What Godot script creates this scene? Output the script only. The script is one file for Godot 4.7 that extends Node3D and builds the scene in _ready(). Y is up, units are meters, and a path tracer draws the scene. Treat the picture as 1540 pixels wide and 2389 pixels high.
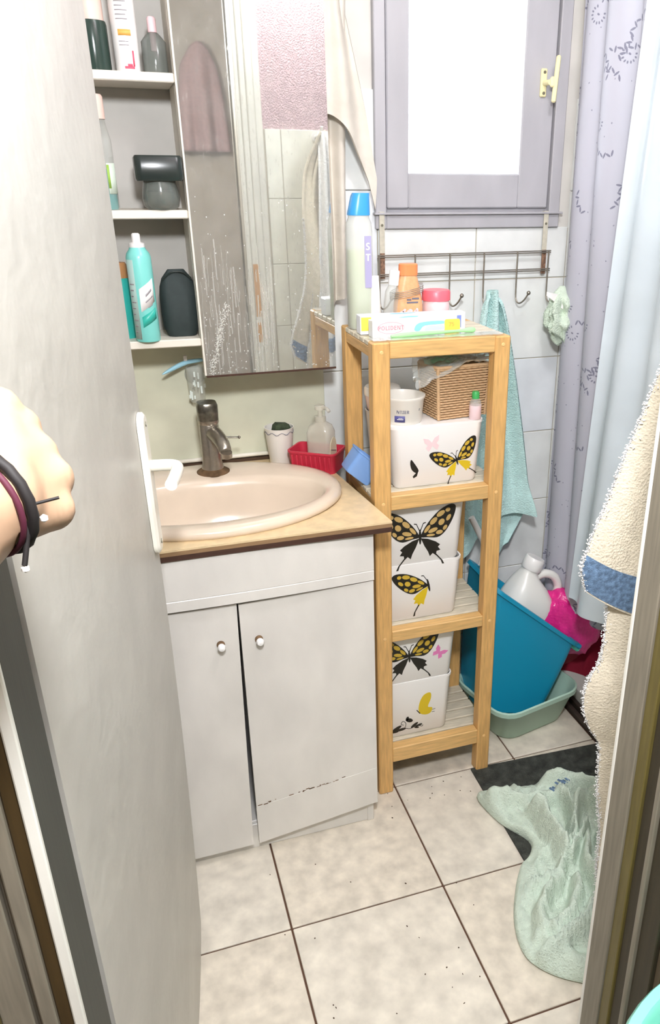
extends Node3D
# A small bathroom seen through its doorway. Metres, y up; the back wall is at z = -0.74, the door wall at z = 0.58.

var gid := 1                       # running smooth group
var X := Transform3D()             # world -> thing, applied to every vertex that is added
var names := {}
var M := {}
var TX := {}
var rng := RandomNumberGenerator.new()

# ---------------------------------------------------------------- mesh building
class Shape:
	var p := PackedVector3Array()
	var g := PackedInt32Array()
	func tri(a: Vector3, b: Vector3, c: Vector3, grp: int) -> void:
		p.append(a); p.append(b); p.append(c); g.append(grp)
	func quad(a: Vector3, b: Vector3, c: Vector3, d: Vector3, grp: int) -> void:
		tri(a, b, c, grp); tri(a, c, d, grp)

func mb() -> SurfaceTool:
	var st := SurfaceTool.new()
	st.begin(Mesh.PRIMITIVE_TRIANGLES)
	return st

func put(st: SurfaceTool, s: Shape, closed := true) -> void:
	var v := 0.0
	if closed:
		var o := s.p[0]
		for i in range(0, s.p.size(), 3):
			v += (s.p[i] - o).dot((s.p[i + 1] - o).cross(s.p[i + 2] - o))
	var flip := v > 0.0
	for i in range(0, s.p.size(), 3):
		var k: int = s.g[i / 3]
		st.set_smooth_group(-1 if k < 0 else k)
		st.add_vertex(X * s.p[i])
		st.set_smooth_group(-1 if k < 0 else k)
		st.add_vertex(X * s.p[i + 2 if flip else i + 1])
		st.set_smooth_group(-1 if k < 0 else k)
		st.add_vertex(X * s.p[i + 1 if flip else i + 2])

func newg() -> int:
	gid += 1
	return gid

func rbox(st: SurfaceTool, c: Vector3, size: Vector3, b := 0.0015, bas := Basis()) -> void:
	var h := size / 2.0
	b = min(b, min(h.x, min(h.y, h.z)) * 0.6)
	var s := Shape.new()
	var P := []
	for i in 8:
		var sg := Vector3(1 if i & 1 else -1, 1 if i & 2 else -1, 1 if i & 4 else -1)
		P.append([c + bas * (sg * Vector3(h.x, h.y - b, h.z - b)), c + bas * (sg * Vector3(h.x - b, h.y, h.z - b)), c + bas * (sg * Vector3(h.x - b, h.y - b, h.z))])
	var F := [[0, 2, 6, 4], [1, 5, 7, 3], [0, 4, 5, 1], [2, 3, 7, 6], [0, 1, 3, 2], [4, 6, 7, 5]]
	for k in 6:
		var a := k / 2
		var f: Array = F[k]
		s.quad(P[f[0]][a], P[f[1]][a], P[f[2]][a], P[f[3]][a], -1)
	for a in 3:
		var u := (a + 1) % 3
		var w := (a + 2) % 3
		for i in 8:
			if i & (1 << a):
				continue
			var j := i | (1 << a)
			var odd := (1 if i & (1 << u) else 0) ^ (1 if i & (1 << w) else 0)
			if odd:
				s.quad(P[i][u], P[j][u], P[j][w], P[i][w], -1)
			else:
				s.quad(P[i][u], P[i][w], P[j][w], P[j][u], -1)
	for i in 8:
		var par := ((i & 1) ^ ((i >> 1) & 1) ^ ((i >> 2) & 1))
		if par:
			s.tri(P[i][0], P[i][1], P[i][2], -1)
		else:
			s.tri(P[i][0], P[i][2], P[i][1], -1)
	put(st, s)

func bx(st: SurfaceTool, lo: Vector3, hi: Vector3, b := 0.0015) -> void:
	rbox(st, (lo + hi) / 2.0, (hi - lo).abs(), b)

# rings -> skin; a new smooth group wherever the profile turns sharply
func loft(st: SurfaceTool, rings: Array, cap0 := true, cap1 := true, closed := true, sharp := 0.72, flat := false) -> void:
	var s := Shape.new()
	var n: int = rings[0].size()
	var grp := newg()
	var last := Vector3.ZERO
	for i in rings.size() - 1:
		var A: PackedVector3Array = rings[i]
		var B: PackedVector3Array = rings[i + 1]
		var d := (B[0] - A[0]).normalized()
		if i > 0 and d.dot(last) < sharp:
			grp = newg()
		last = d
		for j in (n if closed else n - 1):
			var k := (j + 1) % n
			s.quad(A[j], A[k], B[k], B[j], -1 if flat else grp)
	for e in 2:
		if (e == 0 and cap0) or (e == 1 and cap1):
			var R: PackedVector3Array = rings[0 if e == 0 else rings.size() - 1]
			var c := Vector3.ZERO
			for q in R: c += q
			c /= n
			var cg := newg()
			for j in n:
				var k := (j + 1) % n
				if e == 0: s.tri(c, R[k], R[j], cg)
				else: s.tri(c, R[j], R[k], cg)
	put(st, s, cap0 and cap1)

func ring(r: float, y: float, seg := 28, c := Vector3.ZERO, rz := -1.0) -> PackedVector3Array:
	var a := PackedVector3Array()
	for i in seg:
		var t := TAU * i / seg
		a.append(c + Vector3(cos(t) * r, y, sin(t) * (r if rz < 0 else rz)))
	return a

func lathe(st: SurfaceTool, prof: Array, c := Vector3.ZERO, seg := 28, bas := Basis(), cap0 := true, cap1 := true) -> void:
	var R := []
	for q in prof:
		var a := ring(max(q.x, 0.0002), q.y, seg)
		for i in a.size(): a[i] = c + bas * a[i]
		R.append(a)
	loft(st, R, cap0, cap1)

func rrect(w: float, d: float, r: float, y: float, c := Vector3.ZERO, k := 5) -> PackedVector3Array:
	var a := PackedVector3Array()
	for q in 4:
		var cx: float = (w / 2 - r) * [1, -1, -1, 1][q]
		var cz: float = (d / 2 - r) * [1, 1, -1, -1][q]
		for i in k + 1:
			var t := PI / 2 * (q + float(i) / k)
			a.append(c + Vector3(cx + cos(t) * r, y, cz + sin(t) * r))
	return a

func tube(st: SurfaceTool, path: Array, r, seg := 8, closed := false) -> void:
	var R := []
	var n := path.size()
	var up := Vector3.UP
	var t0: Vector3 = (path[1] - path[0]).normalized()
	if abs(t0.dot(up)) > 0.9: up = Vector3.RIGHT
	var u := t0.cross(up).normalized()
	for i in n:
		var t: Vector3
		if closed: t = (path[(i + 1) % n] - path[(i - 1 + n) % n]).normalized()
		else: t = (path[min(i + 1, n - 1)] - path[max(i - 1, 0)]).normalized()
		u = (u - t * u.dot(t)).normalized()
		var w := t.cross(u)
		var a := PackedVector3Array()
		var rr: float = r[i] if r is Array else r
		for j in seg:
			var q := TAU * j / seg
			a.append(path[i] + (u * cos(q) + w * sin(q)) * rr)
		R.append(a)
	if closed:
		R.append(R[0])
	loft(st, R, not closed, not closed, true, -2.0)

func spline(pts: Array, per := 6) -> Array:
	var o := []
	for i in pts.size() - 1:
		var a: Vector3 = pts[max(i - 1, 0)]
		var b: Vector3 = pts[i]
		var c: Vector3 = pts[i + 1]
		var d: Vector3 = pts[min(i + 2, pts.size() - 1)]
		for k in per:
			o.append(b.cubic_interpolate(c, a, d, float(k) / per))
	o.append(pts[-1])
	return o

# a cloth: grid of f(u, v), both faces and the hem
func sheet(st: SurfaceTool, nu: int, nv: int, f: Callable, th := 0.004) -> void:
	var P := []
	for j in nv + 1:
		var row := PackedVector3Array()
		for i in nu + 1:
			row.append(f.call(float(i) / nu, float(j) / nv))
		P.append(row)
	var N := []
	for j in nv + 1:
		var row := PackedVector3Array()
		for i in nu + 1:
			var du: Vector3 = P[j][min(i + 1, nu)] - P[j][max(i - 1, 0)]
			var dv: Vector3 = P[min(j + 1, nv)][i] - P[max(j - 1, 0)][i]
			row.append(du.cross(dv).normalized() * th / 2)
		N.append(row)
	var s := Shape.new()
	var ga := newg()
	var gb := newg()
	for j in nv:
		for i in nu:
			s.quad(P[j][i] + N[j][i], P[j][i + 1] + N[j][i + 1], P[j + 1][i + 1] + N[j + 1][i + 1], P[j + 1][i] + N[j + 1][i], ga)
			s.quad(P[j][i] - N[j][i], P[j + 1][i] - N[j + 1][i], P[j + 1][i + 1] - N[j + 1][i + 1], P[j][i + 1] - N[j][i + 1], gb)
	for j in nv:
		s.quad(P[j][0] + N[j][0], P[j + 1][0] + N[j + 1][0], P[j + 1][0] - N[j + 1][0], P[j][0] - N[j][0], ga)
		s.quad(P[j][nu] - N[j][nu], P[j + 1][nu] - N[j + 1][nu], P[j + 1][nu] + N[j + 1][nu], P[j][nu] + N[j][nu], ga)
	for i in nu:
		s.quad(P[0][i] - N[0][i], P[0][i + 1] - N[0][i + 1], P[0][i + 1] + N[0][i + 1], P[0][i] + N[0][i], ga)
		s.quad(P[nv][i] + N[nv][i], P[nv][i + 1] + N[nv][i + 1], P[nv][i + 1] - N[nv][i + 1], P[nv][i] - N[nv][i], ga)
	put(st, s)

# flat outline pushed out by d along z, placed by tr
func prism(st: SurfaceTool, poly: PackedVector2Array, d: float, tr := Transform3D()) -> void:
	var ix := Geometry2D.triangulate_polygon(poly)
	var s := Shape.new()
	for i in range(0, ix.size(), 3):
		var q := [poly[ix[i]], poly[ix[i + 1]], poly[ix[i + 2]]]
		if (q[1] - q[0]).cross(q[2] - q[0]) < 0:
			q = [q[0], q[2], q[1]]
		s.tri(tr * Vector3(q[0].x, q[0].y, d), tr * Vector3(q[1].x, q[1].y, d), tr * Vector3(q[2].x, q[2].y, d), -1)
		s.tri(tr * Vector3(q[0].x, q[0].y, 0), tr * Vector3(q[2].x, q[2].y, 0), tr * Vector3(q[1].x, q[1].y, 0), -1)
	var cw := Geometry2D.is_polygon_clockwise(poly)
	for i in poly.size():
		var a := poly[i]
		var b := poly[(i + 1) % poly.size()]
		if cw:
			var t := a
			a = b
			b = t
		s.quad(tr * Vector3(a.x, a.y, 0), tr * Vector3(b.x, b.y, 0), tr * Vector3(b.x, b.y, d), tr * Vector3(a.x, a.y, d), -1)
	put(st, s)

func blob(c: Vector2, rx: float, ry: float, ang := 0.0, n := 14) -> PackedVector2Array:
	var a := PackedVector2Array()
	for i in n:
		var t := TAU * i / n
		a.append(c + Vector2(cos(t) * rx, sin(t) * ry).rotated(ang))
	return a

func smooth2(pts: Array, per := 4) -> PackedVector2Array:
	var a := PackedVector2Array()
	var n := pts.size()
	for i in n:
		for k in per:
			a.append((pts[i] as Vector2).cubic_interpolate(pts[(i + 1) % n], pts[(i - 1 + n) % n], pts[(i + 2) % n], float(k) / per))
	return a

# ---------------------------------------------------------------- nodes
func numbered(called: String) -> String:
	names[called] = names.get(called, -1) + 1
	return called if names[called] == 0 else "%s_%03d" % [called, names[called]]

func thing(called: String, label: String, category: String, at := Vector3.ZERO, group := "") -> Node3D:
	var o := Node3D.new()
	o.name = numbered(called)
	add_child(o)
	o.position = at
	o.set_meta("label", label)
	o.set_meta("category", category)
	if group: o.set_meta("group", group)
	X = o.transform.affine_inverse()
	return o

func obj(called: String, st: SurfaceTool, m: Material, parent: Node = self, stuff := false) -> MeshInstance3D:
	st.generate_normals()
	var o := MeshInstance3D.new()
	o.mesh = st.commit()
	o.material_override = m
	o.name = numbered(called) if parent == self else called
	parent.add_child(o, true)
	if stuff: o.set_meta("kind", "stuff")
	return o

func struct(called: String, st: SurfaceTool, m: Material) -> MeshInstance3D:
	var o := obj(called, st, m)
	o.set_meta("kind", "structure")
	return o

func text(called: String, words: String, h: float, m: Material, parent: Node, at: Vector3, bas := Basis(), bend := 0.0) -> void:
	var f := SystemFont.new()
	f.font_names = PackedStringArray(["Droid Sans"])
	f.font_weight = 700
	var t := TextMesh.new()
	t.font = f
	t.text = words
	t.font_size = 64
	t.pixel_size = h / 46.0
	t.depth = 0.0006
	var o := MeshInstance3D.new()
	o.name = called
	o.mesh = t
	if bend > 0.0:
		var am := ArrayMesh.new()
		for k in t.get_surface_count():
			var arr := t.surface_get_arrays(k)
			var vs: PackedVector3Array = arr[Mesh.ARRAY_VERTEX]
			for i in vs.size():
				var q := vs[i].x / bend
				var rr := bend + vs[i].z
				vs[i] = Vector3(sin(q) * rr, vs[i].y, cos(q) * rr - bend)
			arr[Mesh.ARRAY_VERTEX] = vs
			am.add_surface_from_arrays(Mesh.PRIMITIVE_TRIANGLES, arr)
		o.mesh = am
	o.material_override = m
	o.transform = Transform3D(bas, X * at)
	parent.add_child(o, true)

# ---------------------------------------------------------------- materials
func ntex(freq: float, lo: float, hi: float, type := FastNoiseLite.TYPE_SIMPLEX_SMOOTH, oct := 4, size := 256, normal := false, bump := 4.0) -> NoiseTexture2D:
	var n := FastNoiseLite.new()
	n.seed = 7 + TX.size()
	n.noise_type = type
	n.frequency = freq
	n.fractal_octaves = oct
	var t := NoiseTexture2D.new()
	t.width = size
	t.height = size
	t.seamless = true
	t.noise = n
	if normal:
		t.as_normal_map = true
		t.bump_strength = bump
	else:
		var g := Gradient.new()
		g.set_color(0, Color(lo, lo, lo))
		g.set_color(1, Color(hi, hi, hi))
		t.color_ramp = g
	TX[TX.size()] = t
	return t

func mat(c: String, rough := 0.6, tex: Texture2D = null, scale := Vector3.ONE, nrm: Texture2D = null, ns := 0.5, metal := 0.0) -> StandardMaterial3D:
	var m := StandardMaterial3D.new()
	m.albedo_color = Color(c)
	m.roughness = rough
	m.metallic = metal
	if tex or nrm:
		m.uv1_triplanar = true
		m.uv1_scale = scale
	if tex: m.albedo_texture = tex
	if nrm:
		m.normal_enabled = true
		m.normal_texture = nrm
		m.normal_scale = ns
	return m

func clear(c: String, alpha: float, rough := 0.1) -> StandardMaterial3D:
	var m := mat(c, rough)
	m.transparency = BaseMaterial3D.TRANSPARENCY_ALPHA
	m.albedo_color.a = alpha
	return m

func make_materials() -> void:
	var mott := ntex(0.02, 0.9, 1.0)
	var soft := ntex(0.008, 0.93, 1.0)
	var dirt := ntex(0.012, 0.84, 1.0, FastNoiseLite.TYPE_SIMPLEX_SMOOTH, 6, 512)
	var grain := ntex(0.03, 0.84, 1.0, FastNoiseLite.TYPE_SIMPLEX_SMOOTH, 5)
	var terry := ntex(0.12, 0.0, 1.0, FastNoiseLite.TYPE_CELLULAR, 2, 256, true, 10.0)
	var plaster := ntex(0.09, 0.0, 1.0, FastNoiseLite.TYPE_SIMPLEX, 4, 256, true, 6.0)
	var fine := ntex(0.03, 0.0, 1.0, FastNoiseLite.TYPE_SIMPLEX, 4, 256, true, 3.0)
	var blot := ntex(0.015, 0.55, 1.0, FastNoiseLite.TYPE_SIMPLEX_SMOOTH, 5, 256)
	M.floor_tile = mat("eee6d6", 0.42, dirt, Vector3(2.3, 2.3, 2.3))
	M.floor_tile.uv1_world_triplanar = true
	M.floor_tile_b = mat("ece2d0", 0.45, dirt, Vector3(2.9, 2.9, 2.9))
	M.floor_tile_b.uv1_world_triplanar = true
	M.grout = mat("5a4030", 0.9)
	M.tile = mat("eef1ee", 0.22, soft, Vector3(3, 3, 3))
	M.tile.uv1_world_triplanar = true
	M.tile_blue = mat("e9eef1", 0.22, soft, Vector3(3, 3, 3))
	M.tile_cream = mat("f8f8ec", 0.25, soft, Vector3(3, 3, 3))
	M.wall_grout = mat("b9b2a2", 0.9)
	M.pink = mat("e4c6cc", 0.85, mott, Vector3(6, 6, 6), plaster, 1.2)
	M.plain_wall = mat("d9d6cf", 0.85, soft, Vector3(2, 2, 2))
	M.corridor = mat("a89f90", 0.85, soft, Vector3(2, 2, 2))
	M.corridor_floor = mat("6b5238", 0.6, grain, Vector3(8, 8, 1))
	M.ceiling = mat("e6e3dd", 0.9)
	M.frame_white = mat("eeece2", 0.4, soft, Vector3(4, 2, 4))
	M.bare_wood = mat("e0a765", 0.7, grain, Vector3(20, 2, 20))
	M.window_shaded_grey = mat("b6b5b9", 0.45, soft, Vector3(4, 1, 4))  # paint darkened to carry the backlit shade of the frame
	M.ivory = mat("efe6b4", 0.35)
	M.dark_screw = mat("6d6a58", 0.5)
	M.door_paint = mat("c4c1b8", 0.4, soft, Vector3(2, 2, 2), fine, 0.15)
	M.handle = mat("f0ecdf", 0.3)
	M.jamb_grey = mat("8b8373", 0.55, grain, Vector3(14, 1, 14))
	M.jamb_olive = mat("6e6233", 0.5, grain, Vector3(14, 1, 14))
	M.jamb_dark = mat("3c3423", 0.6, grain, Vector3(14, 1, 14))
	M.jamb_brown = mat("4a3a20", 0.5, grain, Vector3(14, 1, 14))
	M.jamb_slate = mat("3a3c32", 0.6, grain, Vector3(14, 1, 14))
	M.cabinet = mat("e6e2db", 0.35, soft, Vector3(3, 1.5, 3), fine, 0.06)
	M.laminate = mat("e8cfa4", 0.35, mott, Vector3(5, 5, 5))
	M.chipboard = mat("4a2f22", 0.8, grain, Vector3(3, 20, 20))
	M.chip_top = mat("9c7c58", 0.8, grain, Vector3(3, 30, 30))
	M.sink = mat("e3d2bd", 0.16, soft, Vector3(3, 3, 3))
	M.chrome = mat("b9b2a6", 0.28, mott, Vector3(14, 14, 14), fine, 0.2, 0.9)
	M.chrome_dark = mat("a09b8e", 0.3, blot, Vector3(10, 10, 10), fine, 0.2, 0.85)
	M.scale = mat("8a6a48", 0.8, blot, Vector3(14, 14, 14))
	M.splash = mat("dfe0c9", 0.3, soft, Vector3(3, 3, 3))
	M.sealant = mat("e8e4d6", 0.5)
	M.grime = mat("4a3626", 0.9)
	M.shelf_white = mat("e9e2d4", 0.45)
	M.shelf_back = mat("bdbab3", 0.5, soft, Vector3(3, 3, 3))
	M.wood_v = mat("e6b672", 0.45, grain, Vector3(14, 1.4, 14))
	M.wood_x = mat("e8bc7a", 0.45, grain, Vector3(1.4, 14, 14))
	M.wood_z = mat("e2b26e", 0.45, grain, Vector3(14, 14, 1.4))
	M.slat = mat("ded4bd", 0.6, grain, Vector3(2, 14, 14))
	M.peg = mat("ecc080", 0.4)
	M.white_plastic = mat("f3f1ee", 0.28)
	M.white_warm = mat("efebe2", 0.35)
	M.black_print = mat("1f1c15", 0.5)
	M.yellow_print = mat("c9a83a", 0.5)
	M.ochre_print = mat("c9a868", 0.5)
	M.lemon_print = mat("d6b920", 0.5)
	M.pink_pale = mat("f3cfd2", 0.5)
	M.pink_print = mat("e583bd", 0.5)
	M.steel = mat("a39c90", 0.3, null, Vector3.ONE, null, 0.5, 0.85)
	M.rust = mat("b08a70", 0.6, blot, Vector3(20, 20, 20), null, 0.5, 0.4)
	M.strap = mat("cfcab8", 0.5, mott, Vector3(10, 10, 10))
	M.terry_teal = mat("cdf0ec", 0.95, mott, Vector3(8, 8, 8), terry, 0.6)
	M.terry_mint = mat("dcecd8", 0.95, mott, Vector3(8, 8, 8), terry, 0.6)
	M.terry_green = mat("d3e2d2", 0.95, mott, Vector3(8, 8, 8), terry, 0.6)
	M.terry_white = mat("f8f7f5", 0.95, mott, Vector3(8, 8, 8), terry, 0.6)
	M.terry_shaded = mat("e3d8c2", 0.95, mott, Vector3(8, 8, 8), terry, 0.35)  # shadowed side of the white towel, shade put into the colour
	M.stripe_blue = mat("86a8cf", 0.9, blot, Vector3(25, 25, 25), terry, 1.0)
	M.stripe_grey = mat("9aa0b2", 0.9, blot, Vector3(30, 30, 30), terry, 1.0)
	M.cloth_beige = mat("dcd5c8", 0.9, soft, Vector3(4, 4, 4), fine, 0.4)
	M.curtain_white = mat("dbe6ec", 0.35, soft, Vector3(2, 2, 2))
	M.curtain_white.backlight_enabled = true
	M.curtain_white.backlight = Color(0.25, 0.28, 0.3)
	M.blue_tub = mat("1597bd", 0.38)
	M.mint_grip = mat("5fd3bd", 0.4)
	M.mint_basin = mat("b9d8c6", 0.35)
	M.mint_bright = mat("8fe6d2", 0.3)
	M.jug = mat("f1f0ea", 0.3)
	M.magenta = mat("ef2f92", 0.25, mott, Vector3(12, 12, 12), fine, 1.0)
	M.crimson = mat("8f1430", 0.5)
	M.grey_white = mat("d3d2cd", 0.4)
	M.mat_rubber = mat("4d5049", 0.85, blot, Vector3(7, 7, 7), plaster, 0.8)
	M.rail_dark = mat("4a4038", 0.5)
	M.tray = mat("ebe9e4", 0.25)
	M.wicker = mat("dcb68a", 0.7, grain, Vector3(20, 20, 20))
	M.film = clear("e9efe9", 0.22, 0.08)
	M.green_soft = mat("8fc3a8", 0.6)
	M.black_glossy = mat("2a322f", 0.25)
	M.pouch = mat("2f3a39", 0.75, mott, Vector3(10, 10, 10))
	M.amber_dark = mat("33443d", 0.15)
	M.cap_pink = mat("edcfc2", 0.5)
	M.orange_print = mat("edb25a", 0.5)
	M.red_print = mat("dd5a72", 0.5)
	M.grey_print = mat("9d979b", 0.6)
	M.glassy = clear("d8dcd4", 0.28, 0.05)
	M.glassy_dark = clear("7c837d", 0.6, 0.1)
	M.teal_liquid = mat("0f9a9a", 0.2)
	M.label_mix = mat("dfeedd", 0.5)
	M.label_green = mat("98bf52", 0.5)
	M.turquoise = mat("83d8cf", 0.3)
	M.turquoise_dark = mat("35b3a2", 0.35)
	M.turquoise_grey = mat("b7d3cc", 0.35)
	M.teal_can = mat("35b1a6", 0.35)
	M.amber_cap = mat("c08a5a", 0.4)
	M.toothbrush_blue = mat("a9def2", 0.35)
	M.mint_white = mat("e6efe8", 0.5)
	M.soil = mat("4c5a40", 0.95, blot, Vector3(20, 20, 20))
	M.red_basket = mat("c42f45", 0.4)
	M.blue_box = mat("7fa9e6", 0.35)
	M.blue_rim = mat("9cc0f2", 0.35)
	M.soap_plastic = clear("e4dfcf", 0.4, 0.12)
	M.soap_liquid = mat("d5cdb6", 0.3)
	M.soap_label = mat("ece5c8", 0.5)
	M.bottle_soft = clear("eef0ea", 0.5, 0.2)
	M.liquid_green = mat("d3e2b0", 0.25)
	M.bottle_white = mat("eceee8", 0.3)
	M.cap_blue = mat("3f9fe0", 0.3)
	M.label_purple = mat("a9a4c6", 0.5)
	M.orange_cap = mat("f08f58", 0.35)
	M.orange_body = mat("efb583", 0.35, mott, Vector3(15, 15, 15))
	M.pink_lid = mat("ec6a78", 0.35)
	M.pink_jar = mat("f3d2d2", 0.3)
	M.box_white = mat("eef0f4", 0.4)
	M.box_blue = mat("8fcfe6", 0.4)
	M.box_lilac = mat("c8cdee", 0.4)
	M.box_yellow = mat("f0e05a", 0.4)
	M.box_violet = mat("7f90d6", 0.4)
	M.polident = mat("cf98a2", 0.5)
	M.brush_green = mat("a5e89f", 0.35)
	M.navy = mat("4a4a86", 0.5)
	M.grey_letters = mat("6f6f7c", 0.5)
	M.leaf_green = mat("3fa659", 0.4)
	M.pink_liquid = mat("f0d6da", 0.3)
	M.pink_cup = mat("ecd6d0", 0.4)
	M.apricot = mat("f0b98c", 0.5)
	M.black_cord = mat("15100f", 0.7)
	M.maroon_cord = mat("4a1228", 0.7)
	M.bead = mat("e8e4dc", 0.3)
	M.phone = mat("1c1c20", 0.3)
	M.hazed_red_cloth = mat("a08480", 0.9, mott, Vector3(8, 8, 8))  # coat red greyed, the mirror's haze put into its colour
	M.lamp = mat("fffaf4", 0.4)
	M.lamp.emission_enabled = true
	M.lamp.emission = Color("f4f5f9")
	M.lamp.emission_energy_multiplier = 1.2
	M.skin = StandardMaterial3D.new()
	M.skin.vertex_color_use_as_albedo = true
	M.skin.roughness = 0.5

# ---------------------------------------------------------------- scene
func _ready() -> void:
	rng.seed = 42
	make_camera_and_light()
	make_materials()
	make_shell()
	make_window()
	make_door()
	make_vanity()
	make_mirror_cabinet()
	make_counter_things()
	make_shelf_unit()
	make_shelf_things()
	make_rack_and_cloths()
	make_curtains()
	make_floor_things()
	make_bath_towel()
	make_corridor_things()
	make_person()

func make_camera_and_light() -> void:
	var cam := Camera3D.new()
	cam.name = "camera"
	add_child(cam)
	var bas := Basis(Vector3.UP, -0.3487) * Basis(Vector3.RIGHT, -0.4246) * Basis(Vector3.BACK, 0.0071)
	cam.transform = Transform3D(bas, Vector3(-0.1734, 1.4671, 1.2507))
	var f := 1873.35
	cam.near = 0.05
	cam.far = 60.0
	cam.set_frustum(2389.0 / f * 0.05, Vector2((770.0 - 973.81) / f, (1271.18 - 1194.5) / f) * 0.05, 0.05, 60.0)
	cam.current = true
	var we := WorldEnvironment.new()
	we.name = "environment"
	var e := Environment.new()
	e.background_mode = Environment.BG_SKY
	var sky := Sky.new()
	var sm := ProceduralSkyMaterial.new()
	sm.sky_top_color = Color(0.93, 0.96, 1.0)
	sm.sky_horizon_color = Color(0.97, 0.98, 1.0)
	sm.ground_bottom_color = Color(0.6, 0.6, 0.6)
	sm.ground_horizon_color = Color(0.8, 0.8, 0.8)
	sm.sky_energy_multiplier = 2.8
	sm.ground_energy_multiplier = 2.0
	sky.sky_material = sm
	e.sky = sky
	e.tonemap_mode = Environment.TONE_MAPPER_LINEAR
	e.tonemap_exposure = 1.04
	e.sdfgi_enabled = true
	e.ssao_enabled = true
	e.ssil_enabled = true
	we.environment = e
	add_child(we)

func lamp(called: String, label: String, at: Vector3, energy: float, r: float) -> void:
	var t := thing(called, label, "lamp", at + Vector3(0, r + 0.03, 0))
	var st := mb()
	lathe(st, [Vector2(r * 0.5, r - 0.005), Vector2(r * 0.5, r + 0.03)], at)
	if at.y + r + 0.03 < 2.38:
		lathe(st, [Vector2(0.004, r + 0.03), Vector2(0.004, 2.4 - at.y)], at, 10)
	obj("base", st, M.white_warm, t)
	st = mb()
	var pr := []
	for i in 13:
		var a := PI * i / 12.0
		pr.append(Vector2(sin(a) * r, -cos(a) * r))
	lathe(st, pr, at)
	obj("lamp_globe", st, M.lamp, t)
	var l := OmniLight3D.new()
	l.name = "lamp_light"
	l.light_color = Color("f4f5f9")
	l.light_energy = energy
	l.light_size = r
	l.omni_range = 8.0
	l.omni_attenuation = 2.0
	l.shadow_enabled = true
	t.add_child(l)
	l.position = Vector3(0, -r - 0.03, 0)

func tile_wall(parent: Node3D, xs: Array, ys: Array, z: float, out: float, mats: Array, skip: Rect2) -> void:
	var th := 0.008
	for i in xs.size() - 1:
		for j in ys.size() - 1:
			var lo := Vector2(xs[i] + 0.0013, ys[j] + 0.0013)
			var hi := Vector2(xs[i + 1] - 0.0013, ys[j + 1] - 0.0013)
			var r := Rect2(lo, hi - lo)
			if skip.has_area() and skip.intersects(r):
				if hi.y > skip.position.y and lo.y < skip.position.y - 0.01: hi.y = skip.position.y
				else: continue
			var st := mb()
			bx(st, Vector3(lo.x, lo.y, z), Vector3(hi.x, hi.y, z + out * th), 0.0012)
			obj("tile", st, mats[(i * 3 + j * 5) % mats.size()], parent)

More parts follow.
